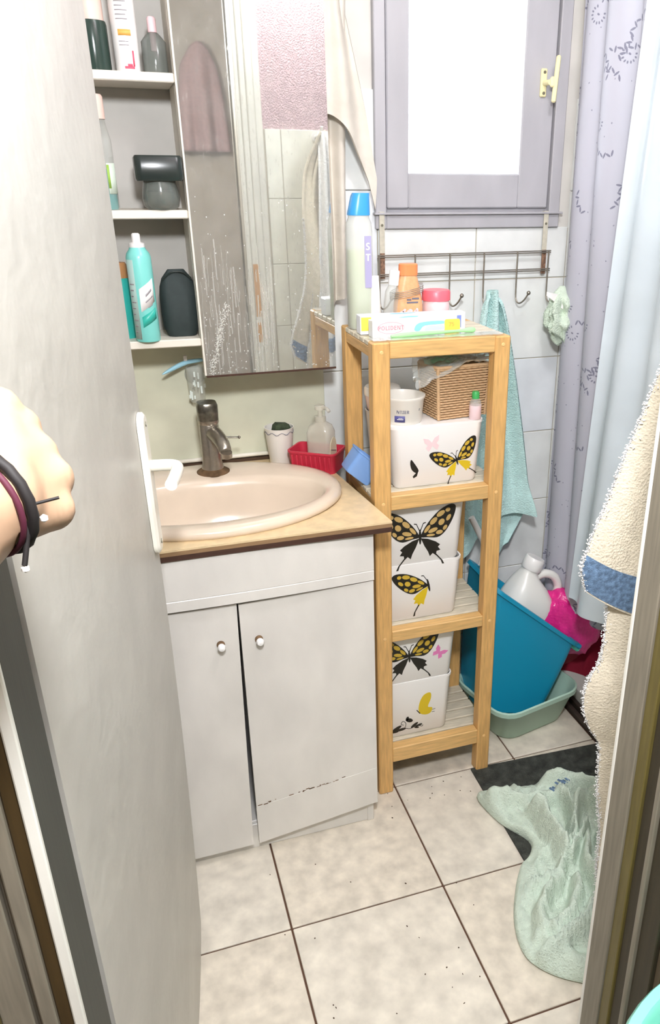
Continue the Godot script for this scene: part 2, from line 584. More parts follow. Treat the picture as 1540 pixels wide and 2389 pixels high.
func make_shell() -> void:
	X = Transform3D()
	# floor
	var st := mb()
	bx(st, Vector3(-0.62, -0.12, -0.94), Vector3(2.0, -0.004, 0.68), 0.0)
	var fl := struct("floor", st, M.grout)
	var xs := [-0.42, -0.35, 0.0, 0.35, 0.70, 0.955]
	var zs := [-0.74, -0.70, -0.35, 0.0, 0.35, 0.68]
	for i in 5:
		for j in 5:
			st = mb()
			bx(st, Vector3(xs[i] + 0.0022, -0.006, zs[j] + 0.0022), Vector3(xs[i + 1] - 0.0022, 0.0, zs[j + 1] - 0.0022), 0.0014)
			obj("tile", st, M.floor_tile if (i + j) % 2 else M.floor_tile_b, fl)
	# back wall with the window hole (0.433..0.925 by 1.363..2.10)
	st = mb()
	bx(st, Vector3(-0.62, -0.12, -0.94), Vector3(0.433, 2.5, -0.74), 0.0)
	bx(st, Vector3(0.925, -0.12, -0.94), Vector3(2.0, 2.5, -0.74), 0.0)
	bx(st, Vector3(0.433, -0.12, -0.94), Vector3(0.925, 1.363, -0.74), 0.0)
	bx(st, Vector3(0.433, 2.10, -0.94), Vector3(0.925, 2.5, -0.74), 0.0)
	var wb := struct("wall_back", st, M.plain_wall)
	tile_wall(wb, [0.18, 0.44, 0.70, 0.96, 1.22, 1.48, 1.74], [0.0, 0.188, 0.398, 0.608, 0.818, 1.028, 1.238, 1.448, 1.658], -0.7405, 1.0, [M.tile, M.tile, M.tile_blue, M.tile], Rect2(0.445, 1.363, 0.46, 0.8))
	st = mb()
	bx(st, Vector3(0.17, 0.0, -0.7402), Vector3(1.80, 1.36, -0.7355), 0.0)
	obj("grout_bed", st, M.wall_grout, wb)
	# left and right walls
	st = mb()
	bx(st, Vector3(-0.62, -0.12, -0.94), Vector3(-0.42, 2.5, 0.68), 0.0)
	struct("wall_left", st, M.plain_wall)
	st = mb()
	bx(st, Vector3(1.80, -0.12, -0.94), Vector3(2.0, 2.5, 0.68), 0.0)
	var wr := struct("wall_right", st, M.plain_wall)
	# ceiling over bathroom and corridor
	st = mb()
	bx(st, Vector3(-1.6, 2.4, -0.94), Vector3(2.0, 2.55, 3.2), 0.0)
	struct("ceiling", st, M.ceiling)
	# door wall
	st = mb()
	bx(st, Vector3(-0.62, -0.12, 0.58), Vector3(-0.305, 2.4, 0.68), 0.0)
	bx(st, Vector3(0.355, -0.12, 0.58), Vector3(2.0, 2.4, 0.68), 0.0)
	bx(st, Vector3(-0.305, 2.02, 0.58), Vector3(0.355, 2.4, 0.68), 0.0)
	var wf := struct("wall_front", st, M.pink)
	tile_wall(wf, [0.425, 0.48, 0.74, 1.0, 1.26, 1.52, 1.78], [0.0, 0.127, 0.341, 0.555, 0.769, 0.983, 1.197, 1.411, 1.626], 0.5805, -1.0, [M.tile_cream], Rect2())
	st = mb()
	bx(st, Vector3(0.42, 0.0, 0.5755), Vector3(1.79, 1.624, 0.5805), 0.0)
	obj("grout_bed", st, M.wall_grout, wf)
	# inside casing of the doorway: stepped white boards, with one long scar of bare wood
	st = mb()
	bx(st, Vector3(0.336, 0.0, 0.571), Vector3(0.352, 2.06, 0.58), 0.003)
	bx(st, Vector3(0.352, 0.0, 0.566), Vector3(0.372, 2.06, 0.58), 0.003)
	bx(st, Vector3(0.372, 0.0, 0.562), Vector3(0.395, 2.06, 0.58), 0.003)
	bx(st, Vector3(0.395, 0.0, 0.568), Vector3(0.420, 2.06, 0.58), 0.004)
	bx(st, Vector3(-0.41, 2.02, 0.562), Vector3(0.420, 2.10, 0.58), 0.004)
	var tr := struct("trim_1", st, M.frame_white)
	st = mb()
	bx(st, Vector3(0.3525, 1.02, 0.5645), Vector3(0.3715, 1.20, 0.567), 0.0006)
	bx(st, Vector3(0.3535, 0.93, 0.5645), Vector3(0.3700, 1.00, 0.567), 0.0006)
	obj("bare_wood_scar", st, M.bare_wood, tr)
	# right jamb and outer casing
	var bands := [[0.58, 0.617, 0.335, M.jamb_grey, "jamb_board"], [0.617, 0.636, 0.338, M.jamb_olive, "stop_bead"], [0.636, 0.660, 0.342, M.jamb_dark, "rebate"], [0.660, 0.668, 0.336, M.jamb_grey, "seal_strip"], [0.668, 0.70, 0.341, M.jamb_dark, "outer_board"]]
	var first: MeshInstance3D = null
	for b in bands:
		st = mb()
		bx(st, Vector3(b[2], 0.0, b[0]), Vector3(0.37, 2.03, b[1]), 0.0012)
		if first == null: first = struct("trim_2", st, b[3])
		else: obj(b[4], st, b[3], first)
	st = mb()
	bx(st, Vector3(0.345, 0.0, 0.70), Vector3(0.43, 2.09, 0.715), 0.003)
	obj("casing_board", st, M.jamb_brown, first)
	# left jamb and outer casing
	st = mb()
	bx(st, Vector3(-0.32, 0.0, 0.588), Vector3(-0.285, 2.03, 0.699), 0.0012)
	var lj := struct("trim_3", st, M.jamb_slate)
	var cas := [[-0.2945, -0.2852, 0.705, M.frame_white, "seal_strip"], [-0.306, -0.2945, 0.702, M.jamb_brown, "casing_bead"], [-0.318, -0.306, 0.708, M.jamb_grey, "casing_bead"], [-0.323, -0.318, 0.699, M.jamb_grey, "groove"], [-0.347, -0.323, 0.708, M.jamb_grey, "casing_board"], [-0.40, -0.347, 0.712, M.jamb_olive, "casing_board"]]
	for b in cas:
		st = mb()
		bx(st, Vector3(b[0], 0.0, 0.69), Vector3(b[1], 2.09, b[2]), 0.0012)
		obj(b[4], st, b[3], lj)
	# head of the doorway
	st = mb()
	bx(st, Vector3(-0.305, 2.0, 0.588), Vector3(0.355, 2.03, 0.70), 0.0012)
	bx(st, Vector3(-0.40, 2.03, 0.69), Vector3(0.43, 2.09, 0.712), 0.002)
	struct("trim_4", st, M.jamb_olive)
	# corridor
	st = mb()
	bx(st, Vector3(-1.6, -0.12, 0.68), Vector3(1.6, 0.0, 3.2), 0.0)
	struct("floor", st, M.corridor_floor)
	st = mb()
	bx(st, Vector3(-1.6, 0.0, 3.0), Vector3(1.6, 2.4, 3.2), 0.0)
	struct("wall_corridor", st, M.corridor)
	st = mb()
	bx(st, Vector3(-1.6, 0.0, 0.62), Vector3(-1.4, 2.4, 3.0), 0.0)
	struct("wall_corridor", st, M.corridor)
	st = mb()
	bx(st, Vector3(1.4, 0.0, 0.68), Vector3(1.6, 2.4, 3.0), 0.0)
	struct("wall_corridor", st, M.corridor)
	st = mb()
	bx(st, Vector3(-1.6, 0.0, 0.58), Vector3(-0.62, 2.4, 0.68), 0.0)
	struct("wall_corridor", st, M.corridor)
	# lamps: bathroom ceiling globe, and an unseen corridor pendant added as fill
	lamp("ceiling_lamp", "white globe lamp on the bathroom ceiling", Vector3(0.52, 2.27, 0.32), 0.55, 0.09)
	lamp("added_corridor_lamp", "white globe pendant lamp added unseen in the corridor as fill light", Vector3(-0.08, 1.93, 1.12), 2.7, 0.09)

func make_window() -> void:
	X = Transform3D()
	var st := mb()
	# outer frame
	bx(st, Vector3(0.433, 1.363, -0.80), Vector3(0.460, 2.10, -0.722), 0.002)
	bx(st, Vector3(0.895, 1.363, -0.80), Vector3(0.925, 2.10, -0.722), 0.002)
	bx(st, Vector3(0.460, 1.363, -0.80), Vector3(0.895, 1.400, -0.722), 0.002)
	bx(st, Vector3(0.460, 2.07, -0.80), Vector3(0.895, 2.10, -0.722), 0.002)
	var w := struct("window_1", st, M.window_shaded_grey)
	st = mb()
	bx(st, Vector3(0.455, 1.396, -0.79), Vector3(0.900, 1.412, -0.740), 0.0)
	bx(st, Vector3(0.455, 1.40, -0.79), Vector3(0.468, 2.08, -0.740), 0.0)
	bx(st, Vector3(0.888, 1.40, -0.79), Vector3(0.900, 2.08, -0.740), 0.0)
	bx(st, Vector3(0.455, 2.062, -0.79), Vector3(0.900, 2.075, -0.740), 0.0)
	obj("gasket", st, M.window_shaded_grey, w)
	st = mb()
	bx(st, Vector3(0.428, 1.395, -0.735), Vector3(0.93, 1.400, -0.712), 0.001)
	obj("drip_ledge", st, M.window_shaded_grey, w)
	# sash
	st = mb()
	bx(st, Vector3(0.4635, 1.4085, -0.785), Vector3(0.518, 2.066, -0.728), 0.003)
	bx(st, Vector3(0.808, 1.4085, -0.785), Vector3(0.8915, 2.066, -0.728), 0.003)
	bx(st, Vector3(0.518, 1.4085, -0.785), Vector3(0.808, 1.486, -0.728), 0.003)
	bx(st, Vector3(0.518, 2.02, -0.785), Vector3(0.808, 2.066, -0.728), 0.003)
	var sash := obj("sash", st, M.window_shaded_grey, w)
	st = mb()
	bx(st, Vector3(0.515, 1.483, -0.763), Vector3(0.811, 2.023, -0.758), 0.0)
	obj("pane", st, clear("f8f8f8", 0.12, 0.05), sash)
	# handle
	st = mb()
	bx(st, Vector3(0.850, 1.655, -0.729), Vector3(0.866, 1.715, -0.721), 0.003)
	var h := obj("handle", st, M.ivory, w)
	st = mb()
	lathe(st, [Vector2(0.006, 0), Vector2(0.006, 0.030)], Vector3(0.859, 1.684, -0.722), 16, Basis(Vector3.RIGHT, PI / 2))
	rbox(st, Vector3(0.872, 1.690, -0.689), Vector3(0.010, 0.098, 0.011), 0.003, Basis(Vector3.BACK, -0.07))
	rbox(st, Vector3(0.866, 1.684, -0.690), Vector3(0.016, 0.022, 0.010), 0.003)
	obj("handle_lever", st, M.ivory, h)
	st = mb()
	for y in [1.663, 1.707]:
		lathe(st, [Vector2(0.0035, 0), Vector2(0.0035, 0.002)], Vector3(0.858, y, -0.7215), 12, Basis(Vector3.RIGHT, PI / 2))
	obj("screw", st, M.dark_screw, h)

func make_door() -> void:
	X = Transform3D()
	# slab: hinge at (-0.283, 0.575), free edge at (-0.163, -0.07); its lower free corner is bowed back
	var hinge := Vector3(-0.283, 0, 0.575)
	var free := Vector3(-0.163, 0, -0.072)
	var d := (free - hinge).normalized()
	var n := Vector3(-d.z, 0, d.x)
	if n.x < 0: n = -n
	var wdt := (free - hinge).length()
	var s := Shape.new()
	var NU := 14
	var NV := 30
	var P := []
	for j in NV + 1:
		var row := []
		for i in NU + 1:
			var u := float(i) / NU
			var y := 0.008 + 2.0 * float(j) / NV
			var bow: float = -0.020 * pow(clamp((0.75 - y) / 0.75, 0, 1), 1.6) * pow(u, 3.0)
			var base := hinge + d * (u * wdt) + Vector3(0, y, 0) + n * bow
			row.append([base, base - n * 0.038])
		P.append(row)
	var ga := newg()
	var gb := newg()
	for j in NV:
		for i in NU:
			s.quad(P[j][i][0], P[j][i + 1][0], P[j + 1][i + 1][0], P[j + 1][i][0], ga)
			s.quad(P[j][i][1], P[j + 1][i][1], P[j + 1][i + 1][1], P[j][i + 1][1], gb)
		s.quad(P[j][NU][0], P[j][NU][1], P[j + 1][NU][1], P[j + 1][NU][0], -1)
		s.quad(P[j][0][0], P[j + 1][0][0], P[j + 1][0][1], P[j][0][1], -1)
	for i in NU:
		s.quad(P[0][i][0], P[0][i][1], P[0][i + 1][1], P[0][i + 1][0], -1)
		s.quad(P[NV][i][0], P[NV][i + 1][0], P[NV][i + 1][1], P[NV][i][1], -1)
	var st := mb()
	put(st, s)
	var door := struct("door_1", st, M.door_paint)
	# handle plate on the corridor face, close to the free edge
	var B := Basis(n, Vector3.UP, n.cross(Vector3.UP))
	var at := hinge + d * (wdt - 0.026) + Vector3(0, 1.018, 0) + n * 0.0006
	st = mb()
	var rings := []
	for q in [[0.0, 0.021, 0.119], [0.006, 0.021, 0.119], [0.010, 0.016, 0.114]]:
		var r := PackedVector3Array()
		for v in rrect(q[2] * 2, q[1] * 2, q[1] * 0.9, 0.0):
			r.append(at + B * Vector3(q[0], v.x, v.z))
		rings.append(r)
	loft(st, rings)
	var plate := obj("handle_plate", st, M.handle, door)
	st = mb()
	var nk := at + Vector3(0, 0.032, 0)
	tube(st, spline([nk + n * 0.008, nk + n * 0.040, nk + n * 0.052 - d * 0.010 + Vector3(0, -0.001, 0), nk + n * 0.052 - d * 0.045 + Vector3(0, -0.003, 0), nk + n * 0.050 - d * 0.085 + Vector3(0, -0.004, 0)], 5), 0.0095, 14)
	obj("lever", st, M.handle, plate)
	st = mb()
	for y in [-0.10, 0.10]:
		lathe(st, [Vector2(0.004, 0.009), Vector2(0.004, 0.0112)], at + Vector3(0, y, 0), 12, Basis(Vector3.BACK, -PI / 2))
	obj("screw", st, M.dark_screw, plate)

func make_vanity() -> void:
	var z := -0.235
	var t := thing("vanity_cabinet", "white washbasin cabinet with two sagging doors and small white knobs", "cabinet", Vector3(-0.03, 0, -0.45))
	var st := mb()
	bx(st, Vector3(-0.33, 0.0, -0.70), Vector3(-0.314, 0.795, z - 0.02))
	bx(st, Vector3(0.246, 0.0, -0.70), Vector3(0.262, 0.795, z - 0.018))
	bx(st, Vector3(-0.314, 0.06, -0.70), Vector3(0.246, 0.076, z - 0.03))
	bx(st, Vector3(-0.314, 0.0, -0.70), Vector3(0.246, 0.795, -0.69))
	obj("body", st, M.cabinet, t)
	st = mb()
	bx(st, Vector3(-0.33, 0.0, z - 0.034), Vector3(0.262, 0.072, z - 0.022))
	obj("plinth", st, M.cabinet, t)
	# bowed fascia under the top
	st = mb()
	var rings := []
	for i in 17:
		var x := -0.33 + 0.598 * i / 16.0
		var b := 0.010 * (1.0 - pow((x + 0.031) / 0.299, 2.0))
		rings.append(PackedVector3Array([Vector3(x, 0.684, z - 0.02), Vector3(x, 0.684, z + b), Vector3(x, 0.7055, z + b), Vector3(x, 0.707, z + b - 0.0012), Vector3(x, 0.7085, z + b), Vector3(x, 0.797, z + b), Vector3(x, 0.797, z - 0.02)]))
	loft(st, rings, true, true, true, -2.0, true)
	obj("fascia", st, M.cabinet, t)
	# doors, hung crooked so that the slit between them widens downwards
	var left := PackedVector2Array([Vector2(-0.328, 0.030), Vector2(-0.0405, 0.030), Vector2(-0.0262, 0.676), Vector2(-0.328, 0.676)])
	var right := PackedVector2Array([Vector2(-0.0265, 0.030), Vector2(0.268, 0.068), Vector2(0.2672, 0.681), Vector2(-0.0225, 0.674)])
	for k in 2:
		st = mb()
		prism(st, left if k == 0 else right, 0.016, Transform3D(Basis(), Vector3(0, 0, z - 0.018)))
		var d := obj("door", st, M.cabinet, t)
		st = mb()
		var c := Vector3(-0.066, 0.588, z - 0.002) if k == 0 else Vector3(0.013, 0.586, z - 0.002)
		lathe(st, [Vector2(0.0085, 0), Vector2(0.0085, 0.003), Vector2(0.006, 0.0045)], c, 16, Basis(Vector3.RIGHT, PI / 2))
		obj("knob_ring", st, M.scale, d)
		st = mb()
		lathe(st, [Vector2(0.004, 0.003), Vector2(0.004, 0.010), Vector2(0.0075, 0.013), Vector2(0.0085, 0.019), Vector2(0.006, 0.024), Vector2(0.001, 0.0255)], c, 16, Basis(Vector3.RIGHT, PI / 2 - 0.12))
		obj("knob", st, M.white_plastic, d)
		if k == 1:
			st = mb()
			prism(st, PackedVector2Array([Vector2(-0.0262, 0.0315), Vector2(0.2676, 0.0695), Vector2(0.2676, 0.1750), Vector2(0.12, 0.158), Vector2(-0.0262, 0.140)]), 0.0012, Transform3D(Basis(), Vector3(0, 0, z - 0.002)))
			obj("kick_sheet", st, M.cabinet, d)
			st = mb()
			for q in 26:
				var x := rng.randf_range(-0.02, 0.20)
				var y := 0.141 + (x + 0.026) * 0.125 + rng.randf_range(-0.003, 0.004)
				rbox(st, Vector3(x, y, z - 0.0015), Vector3(rng.randf_range(0.002, 0.012), rng.randf_range(0.0008, 0.002), 0.001), 0.0, Basis(Vector3.BACK, 0.12))
			obj("scuff", st, M.scale, d, true)
	# worktop
	t = thing("countertop", "beige laminate countertop with a swollen dark chipboard edge", "countertop", Vector3(-0.03, 0.797, -0.45))
	# two halves round the cut-out of the basin
	var fore := PackedVector2Array([Vector2(-0.36, 0.458), Vector2(-0.36, 0.222), Vector2(0.306, 0.222), Vector2(0.2823, 0.458)])
	var aft := PackedVector2Array([Vector2(0.2823, 0.458), Vector2(0.272, 0.56), Vector2(0.262, 0.738), Vector2(-0.36, 0.738), Vector2(-0.36, 0.458)])
	for i in 25:
		var a := PI * i / 24.0
		fore.append(Vector2(-0.03 + 0.270 * cos(a), 0.458 - 0.200 * sin(a)))
		aft.append(Vector2(-0.03 - 0.270 * cos(a), 0.458 + 0.200 * sin(a)))
	var flat := Basis(Vector3.RIGHT, -PI / 2)
	st = mb()
	prism(st, fore, 0.011, Transform3D(flat, Vector3(0, 0.797, 0)))
	prism(st, aft, 0.011, Transform3D(flat, Vector3(0, 0.797, 0)))
	obj("core", st, M.chipboard, t)
	st = mb()
	prism(st, fore, 0.0085, Transform3D(flat, Vector3(0, 0.808, 0)))
	prism(st, aft, 0.0085, Transform3D(flat, Vector3(0, 0.808, 0)))
	obj("layer", st, M.chip_top, t)
	st = mb()
	prism(st, fore, 0.004, Transform3D(flat, Vector3(0, 0.8165, 0)))
	prism(st, aft, 0.004, Transform3D(flat, Vector3(0, 0.8165, 0)))
	obj("laminate", st, M.laminate, t)
	# basin
	t = thing("washbasin", "oval beige ceramic washbasin set into the countertop", "washbasin", Vector3(-0.03, 0.8205, -0.46))
	st = mb()
	var cc := Vector3(-0.03, 0, -0.458)
	var ic := Vector3(-0.03, 0, -0.428)
	var R := []
	for q in [[0.278, 0.208, 0.8195], [0.285, 0.215, 0.8255], [0.284, 0.214, 0.834], [0.278, 0.208, 0.8405], [0.268, 0.198, 0.8425]]:
		R.append(ring(q[0], q[2], 56, cc, q[1]))
	for q in [[0.248, 0.140, 0.8405], [0.240, 0.131, 0.834], [0.233, 0.124, 0.815], [0.215, 0.113, 0.765], [0.17, 0.09, 0.715], [0.09, 0.05, 0.695], [0.025, 0.02, 0.690]]:
		R.append(ring(q[0], q[2], 56, ic, q[1]))
	loft(st, R, false, true, true, -2.0)
	obj("bowl", st, M.sink, t)
	st = mb()
	lathe(st, [Vector2(0.026, 0.0), Vector2(0.026, 0.003), Vector2(0.018, 0.0035)], ic + Vector3(0, 0.691, 0), 20)
	obj("drain", st, M.chrome, t)
	# tap
	t = thing("tap", "dull chrome mixer tap with limescale on the washbasin", "tap", Vector3(-0.013, 0.842, -0.603))
	var fc := Vector3(-0.013, 0.0, -0.603)
	st = mb()
	lathe(st, [Vector2(0.038, 0.839), Vector2(0.038, 0.843), Vector2(0.030, 0.848), Vector2(0.024, 0.852)], fc, 28)
	obj("escutcheon", st, M.scale, t)
	st = mb()
	lathe(st, [Vector2(0.026, 0.846), Vector2(0.0245, 0.856), Vector2(0.0225, 0.866), Vector2(0.0225, 0.955), Vector2(0.0215, 0.958)], fc, 28)
	obj("body", st, M.chrome, t)
	st = mb()
	tube(st, spline([fc + Vector3(0.006, 0.938, 0.008), fc + Vector3(0.014, 0.934, 0.035), fc + Vector3(0.021, 0.924, 0.062), fc + Vector3(0.024, 0.911, 0.076)], 5), [0.019, 0.019, 0.0185, 0.018, 0.018, 0.0175, 0.017, 0.017, 0.0165, 0.016, 0.016, 0.0155, 0.015, 0.015, 0.0145, 0.014], 16)
	var sp := obj("spout", st, M.chrome, t)
	st = mb()
	lathe(st, [Vector2(0.0125, -0.012), Vector2(0.0125, 0.0)], fc + Vector3(0.026, 0.910, 0.080), 16, Basis(Vector3.RIGHT, 0.3))
	obj("aerator", st, M.chrome, sp)
	st = mb()
	lathe(st, [Vector2(0.0225, 0.958), Vector2(0.024, 0.962), Vector2(0.024, 0.968)], fc, 28)
	obj("collar", st, M.chrome, t)
	st = mb()
	var lr := []
	for q in [[0.0225, 0.968, 0.0], [0.0235, 0.985, 0.001], [0.0235, 1.002, 0.002], [0.021, 1.008, 0.002]]:
		lr.append(rrect(q[0] * 2, q[0] * 2 + 0.006, q[0] * 0.8, q[1], fc + Vector3(0, 0, q[2]), 6))
	loft(st, lr)
	obj("lever", st, M.chrome_dark, t)
	st = mb()
	tube(st, [fc + Vector3(0.02, 0.918, -0.018), fc + Vector3(0.066, 0.915, -0.012)], 0.0022, 8)
	lathe(st, [Vector2(0.001, -0.004), Vector2(0.004, 0.0), Vector2(0.001, 0.004)], fc + Vector3(0.068, 0.915, -0.012), 10)
	obj("pop_up_rod", st, M.chrome_dark, t)

func make_mirror_cabinet() -> void:
	# splash panel on the wall behind the basin
	var t := thing("splash_panel", "pale yellow-green panel on the wall behind the washbasin", "wall panel", Vector3(-0.06, 0.8205, -0.735))
	var st := mb()
	bx(st, Vector3(-0.41, 0.8215, -0.7395), Vector3(0.292, 1.20, -0.730), 0.0015)
	obj("panel", st, M.splash, t)
	st = mb()
	tube(st, [Vector3(-0.41, 0.835, -0.724), Vector3(0.0, 0.834, -0.724), Vector3(0.10, 0.835, -0.724), Vector3(0.285, 0.834, -0.725)], 0.0055, 10)
	obj("sealant_bead", st, M.sealant, t)
	st = mb()
	bx(st, Vector3(-0.41, 0.8208, -0.7285), Vector3(0.285, 0.8275, -0.7165), 0.001)
	obj("grime_line", st, M.grime, t)
	# cabinet
	var zf := -0.585
	t = thing("mirror_cabinet", "white wall cabinet with open shelves and a splashed mirror door", "cabinet", Vector3(-0.05, 1.137, -0.66))
	st = mb()
	bx(st, Vector3(-0.40, 1.137, -0.7295), Vector3(0.284, 1.95, -0.722), 0.0)
	obj("back", st, M.shelf_back, t)
	st = mb()
	bx(st, Vector3(-0.41, 1.137, -0.73), Vector3(-0.40, 1.95, zf))
	obj("side", st, M.shelf_white, t)
	st = mb()
	bx(st, Vector3(0.276, 1.137, -0.73), Vector3(0.286, 1.95, zf - 0.02))
	obj("side", st, M.shelf_white, t)
	st = mb()
	bx(st, Vector3(-0.012, 1.137, -0.722), Vector3(-0.004, 1.95, zf - 0.02))
	obj("divider", st, M.shelf_white, t)
	for y in [1.137, 1.395, 1.638, 1.88]:
		st = mb()
		bx(st, Vector3(-0.40, y, -0.722), Vector3(-0.012, y + 0.0165, zf + 0.004), 0.002)
		obj("shelf", st, M.shelf_white, t)
	# mirror door, hinged on its right edge and standing slightly open
	var door := Node3D.new()
	door.name = "mirror_door"
	t.add_child(door)
	var hinge := Vector3(0.289, 1.072, -0.586)
	var ang := 0.026
	door.transform = Transform3D(Basis(Vector3.UP, ang), X * hinge)
	var keep := X
	X = Transform3D()
	var wd := 0.297
	var ht := 0.88
	st = mb()
	bx(st, Vector3(-wd, 0, -0.014), Vector3(0, ht, -0.0035), 0.001)
	obj("door_board", st, M.shelf_white, door)
	st = mb()
	bx(st, Vector3(-wd - 0.004, 0.0, -0.014), Vector3(-wd, ht, 0.0015), 0.0008)
	obj("edge_strip", st, M.shelf_white, door)
	st = mb()
	bx(st, Vector3(-wd, -0.0045, -0.014), Vector3(0, -0.0002, 0.0005), 0.0005)
	obj("edge_strip", st, M.chipboard, door)
	var g := SurfaceTool.new()
	g.begin(Mesh.PRIMITIVE_TRIANGLES)
	var q := [Vector3(-wd, 0, 0), Vector3(-wd, ht, 0), Vector3(0, ht, 0), Vector3(0, 0, 0)]
	var uv := [Vector2(0, 1), Vector2(0, 0), Vector2(1, 0), Vector2(1, 1)]
	for i in [0, 1, 2, 0, 2, 3]:
		g.set_smooth_group(-1)
		g.set_uv(uv[i])
		g.add_vertex(q[i])
	for i in [0, 2, 1, 0, 3, 2]:
		g.set_smooth_group(-1)
		g.set_uv(uv[i])
		g.add_vertex(q[i] + Vector3(0, 0, -0.0034))
	obj("mirror_glass", g, mirror_material(), door)
	X = keep
	# --- things on its shelves
	var zt := -0.635
	# top shelf
	t = thing("bottle", "dark green bottle with a pale pink cap, leftmost on the top shelf", "bottle", Vector3(-0.150, 1.6545, zt))
	st = mb()
	lathe(st, [Vector2(0.027, 0.0), Vector2(0.028, 0.004), Vector2(0.028, 0.078), Vector2(0.0265, 0.084)], t.position)
	obj("body", st, M.amber_dark, t)
	st = mb()
	lathe(st, [Vector2(0.024, 0.083), Vector2(0.024, 0.118), Vector2(0.021, 0.121)], t.position)
	obj("cap", st, M.cap_pink, t)
	t = thing("deodorant_bottle", "white toiletry bottle with an orange bar and a pink curl", "bottle", Vector3(-0.092, 1.6545, zt + 0.01))
	st = mb()
	lathe(st, [Vector2(0.0215, 0.0), Vector2(0.0225, 0.004), Vector2(0.0235, 0.05), Vector2(0.0235, 0.145), Vector2(0.018, 0.155), Vector2(0.018, 0.19)], t.position)
	obj("body", st, M.white_plastic, t)
	st = mb()
	skin_band(st, t.position, 0.0237, -0.55, 0.45, 0.060, 0.070)
	obj("print_bar", st, M.orange_print, t)
	st = mb()
	skin_band(st, t.position, 0.0228, -0.30, 0.50, 0.006, 0.010)
	skin_band(st, t.position, 0.0230, 0.40, 0.55, 0.010, 0.036)
	skin_band(st, t.position, 0.0229, -0.05, 0.35, 0.010, 0.014)
	obj("print_curl", st, M.red_print, t)
	st = mb()
	for k in 7:
		skin_band(st, t.position, 0.0238, -0.6, -0.6 + [0.9, 0.8, 0.95, 0.6, 0.9, 0.7, 0.8][k], 0.086 + k * 0.007, 0.0875 + k * 0.007)
	for k in 2:
		skin_band(st, t.position, 0.0236, -0.55, 0.2, 0.044 + k * 0.006, 0.0452 + k * 0.006)
	obj("print_lines", st, M.grey_print, t, true)
	t = thing("pump_bottle", "smoky clear bottle with a pale pink pump beside the mirror edge", "bottle", Vector3(-0.040, 1.6545, zt + 0.005))
	st = mb()
	lathe(st, [Vector2(0.0225, 0.0), Vector2(0.0235, 0.004), Vector2(0.0235, 0.055), Vector2(0.014, 0.066), Vector2(0.010, 0.070)], t.position)
	obj("body", st, M.glassy_dark, t)
	st = mb()
	lathe(st, [Vector2(0.006, 0.04), Vector2(0.006, 0.07), Vector2(0.0085, 0.071), Vector2(0.0085, 0.094), Vector2(0.006, 0.097)], t.position)
	obj("pump", st, M.pink_pale, t)
	# middle shelf
	t = thing("mouthwash_bottle", "tall mouthwash bottle half full of teal liquid with a cream cap", "bottle", Vector3(-0.166, 1.4115, zt + 0.03))
	st = mb()
	lathe(st, [Vector2(0.021, 0.001), Vector2(0.0222, 0.005), Vector2(0.0222, 0.075)], t.position)
	obj("liquid", st, M.teal_liquid, t)
	st = mb()
	lathe(st, [Vector2(0.0225, 0.0), Vector2(0.024, 0.004), Vector2(0.024, 0.125), Vector2(0.018, 0.150), Vector2(0.0165, 0.165)], t.position)
	obj("body", st, M.glassy, t)
	st = mb()
	lathe(st, [Vector2(0.0185, 0.162), Vector2(0.0185, 0.200), Vector2(0.016, 0.204)], t.position)
	obj("cap", st, M.cap_pink, t)
	st = mb()
	skin_band(st, t.position, 0.0243, 0.35, 1.3, 0.030, 0.085)
	obj("label", st, M.label_mix, t)
	st = mb()
	skin_band(st, t.position, 0.0246, 0.35, 0.55, 0.040, 0.082)
	obj("label_stripe", st, M.label_green, t)
	t = thing("cosmetic_jar", "clear cosmetic jar under a big square black lid", "jar", Vector3(-0.060, 1.4115, zt + 0.03))
	st = mb()
	lathe(st, [Vector2(0.026, 0.0), Vector2(0.034, 0.006), Vector2(0.037, 0.022), Vector2(0.034, 0.042), Vector2(0.031, 0.056)], t.position)
	obj("glass_body", st, M.glassy_dark, t)
	st = mb()
	lathe(st, [Vector2(0.022, 0.004), Vector2(0.027, 0.010), Vector2(0.028, 0.034), Vector2(0.024, 0.036)], t.position)
	obj("cream", st, M.chrome, t)
	st = mb()
	loft(st, [rrect(0.088, 0.074, 0.012, 0.054, t.position), rrect(0.092, 0.078, 0.013, 0.058, t.position), rrect(0.092, 0.078, 0.013, 0.096, t.position), rrect(0.086, 0.072, 0.012, 0.100, t.position)])
	obj("lid", st, M.black_glossy, t)
	# lower shelf
	t = thing("aerosol_can", "turquoise and white aerosol can with a white nozzle cap", "aerosol can", Vector3(-0.120, 1.1535, zt + 0.045))
	st = mb()
	lathe(st, [Vector2(0.0235, 0.0), Vector2(0.025, 0.003), Vector2(0.025, 0.168), Vector2(0.023, 0.176), Vector2(0.017, 0.184), Vector2(0.0155, 0.188)], t.position)
	obj("body", st, M.turquoise, t)
	st = mb()
	lathe(st, [Vector2(0.0155, 0.187), Vector2(0.0155, 0.196), Vector2(0.0085, 0.198), Vector2(0.0085, 0.212), Vector2(0.006, 0.215)], t.position)
	obj("nozzle_cap", st, M.white_plastic, t)
	st = mb()
	skin_band(st, t.position, 0.02525, -1.35, -0.55, 0.006, 0.165)
	obj("side_label", st, M.turquoise_grey, t)
	st = mb()
	skin_slant(st, t.position, 0.02535, -0.32, 0.95, 0.062, 0.108, 0.020)
	obj("white_band", st, M.white_plastic, t)
	st = mb()
	skin_slant(st, t.position, 0.02535, -0.32, 0.95, 0.030, 0.052, 0.018)
	obj("green_band", st, M.turquoise_dark, t)
	st = mb()
	skin_slant(st, t.position, 0.0256, 0.15, 0.7, 0.092, 0.097, 0.012)
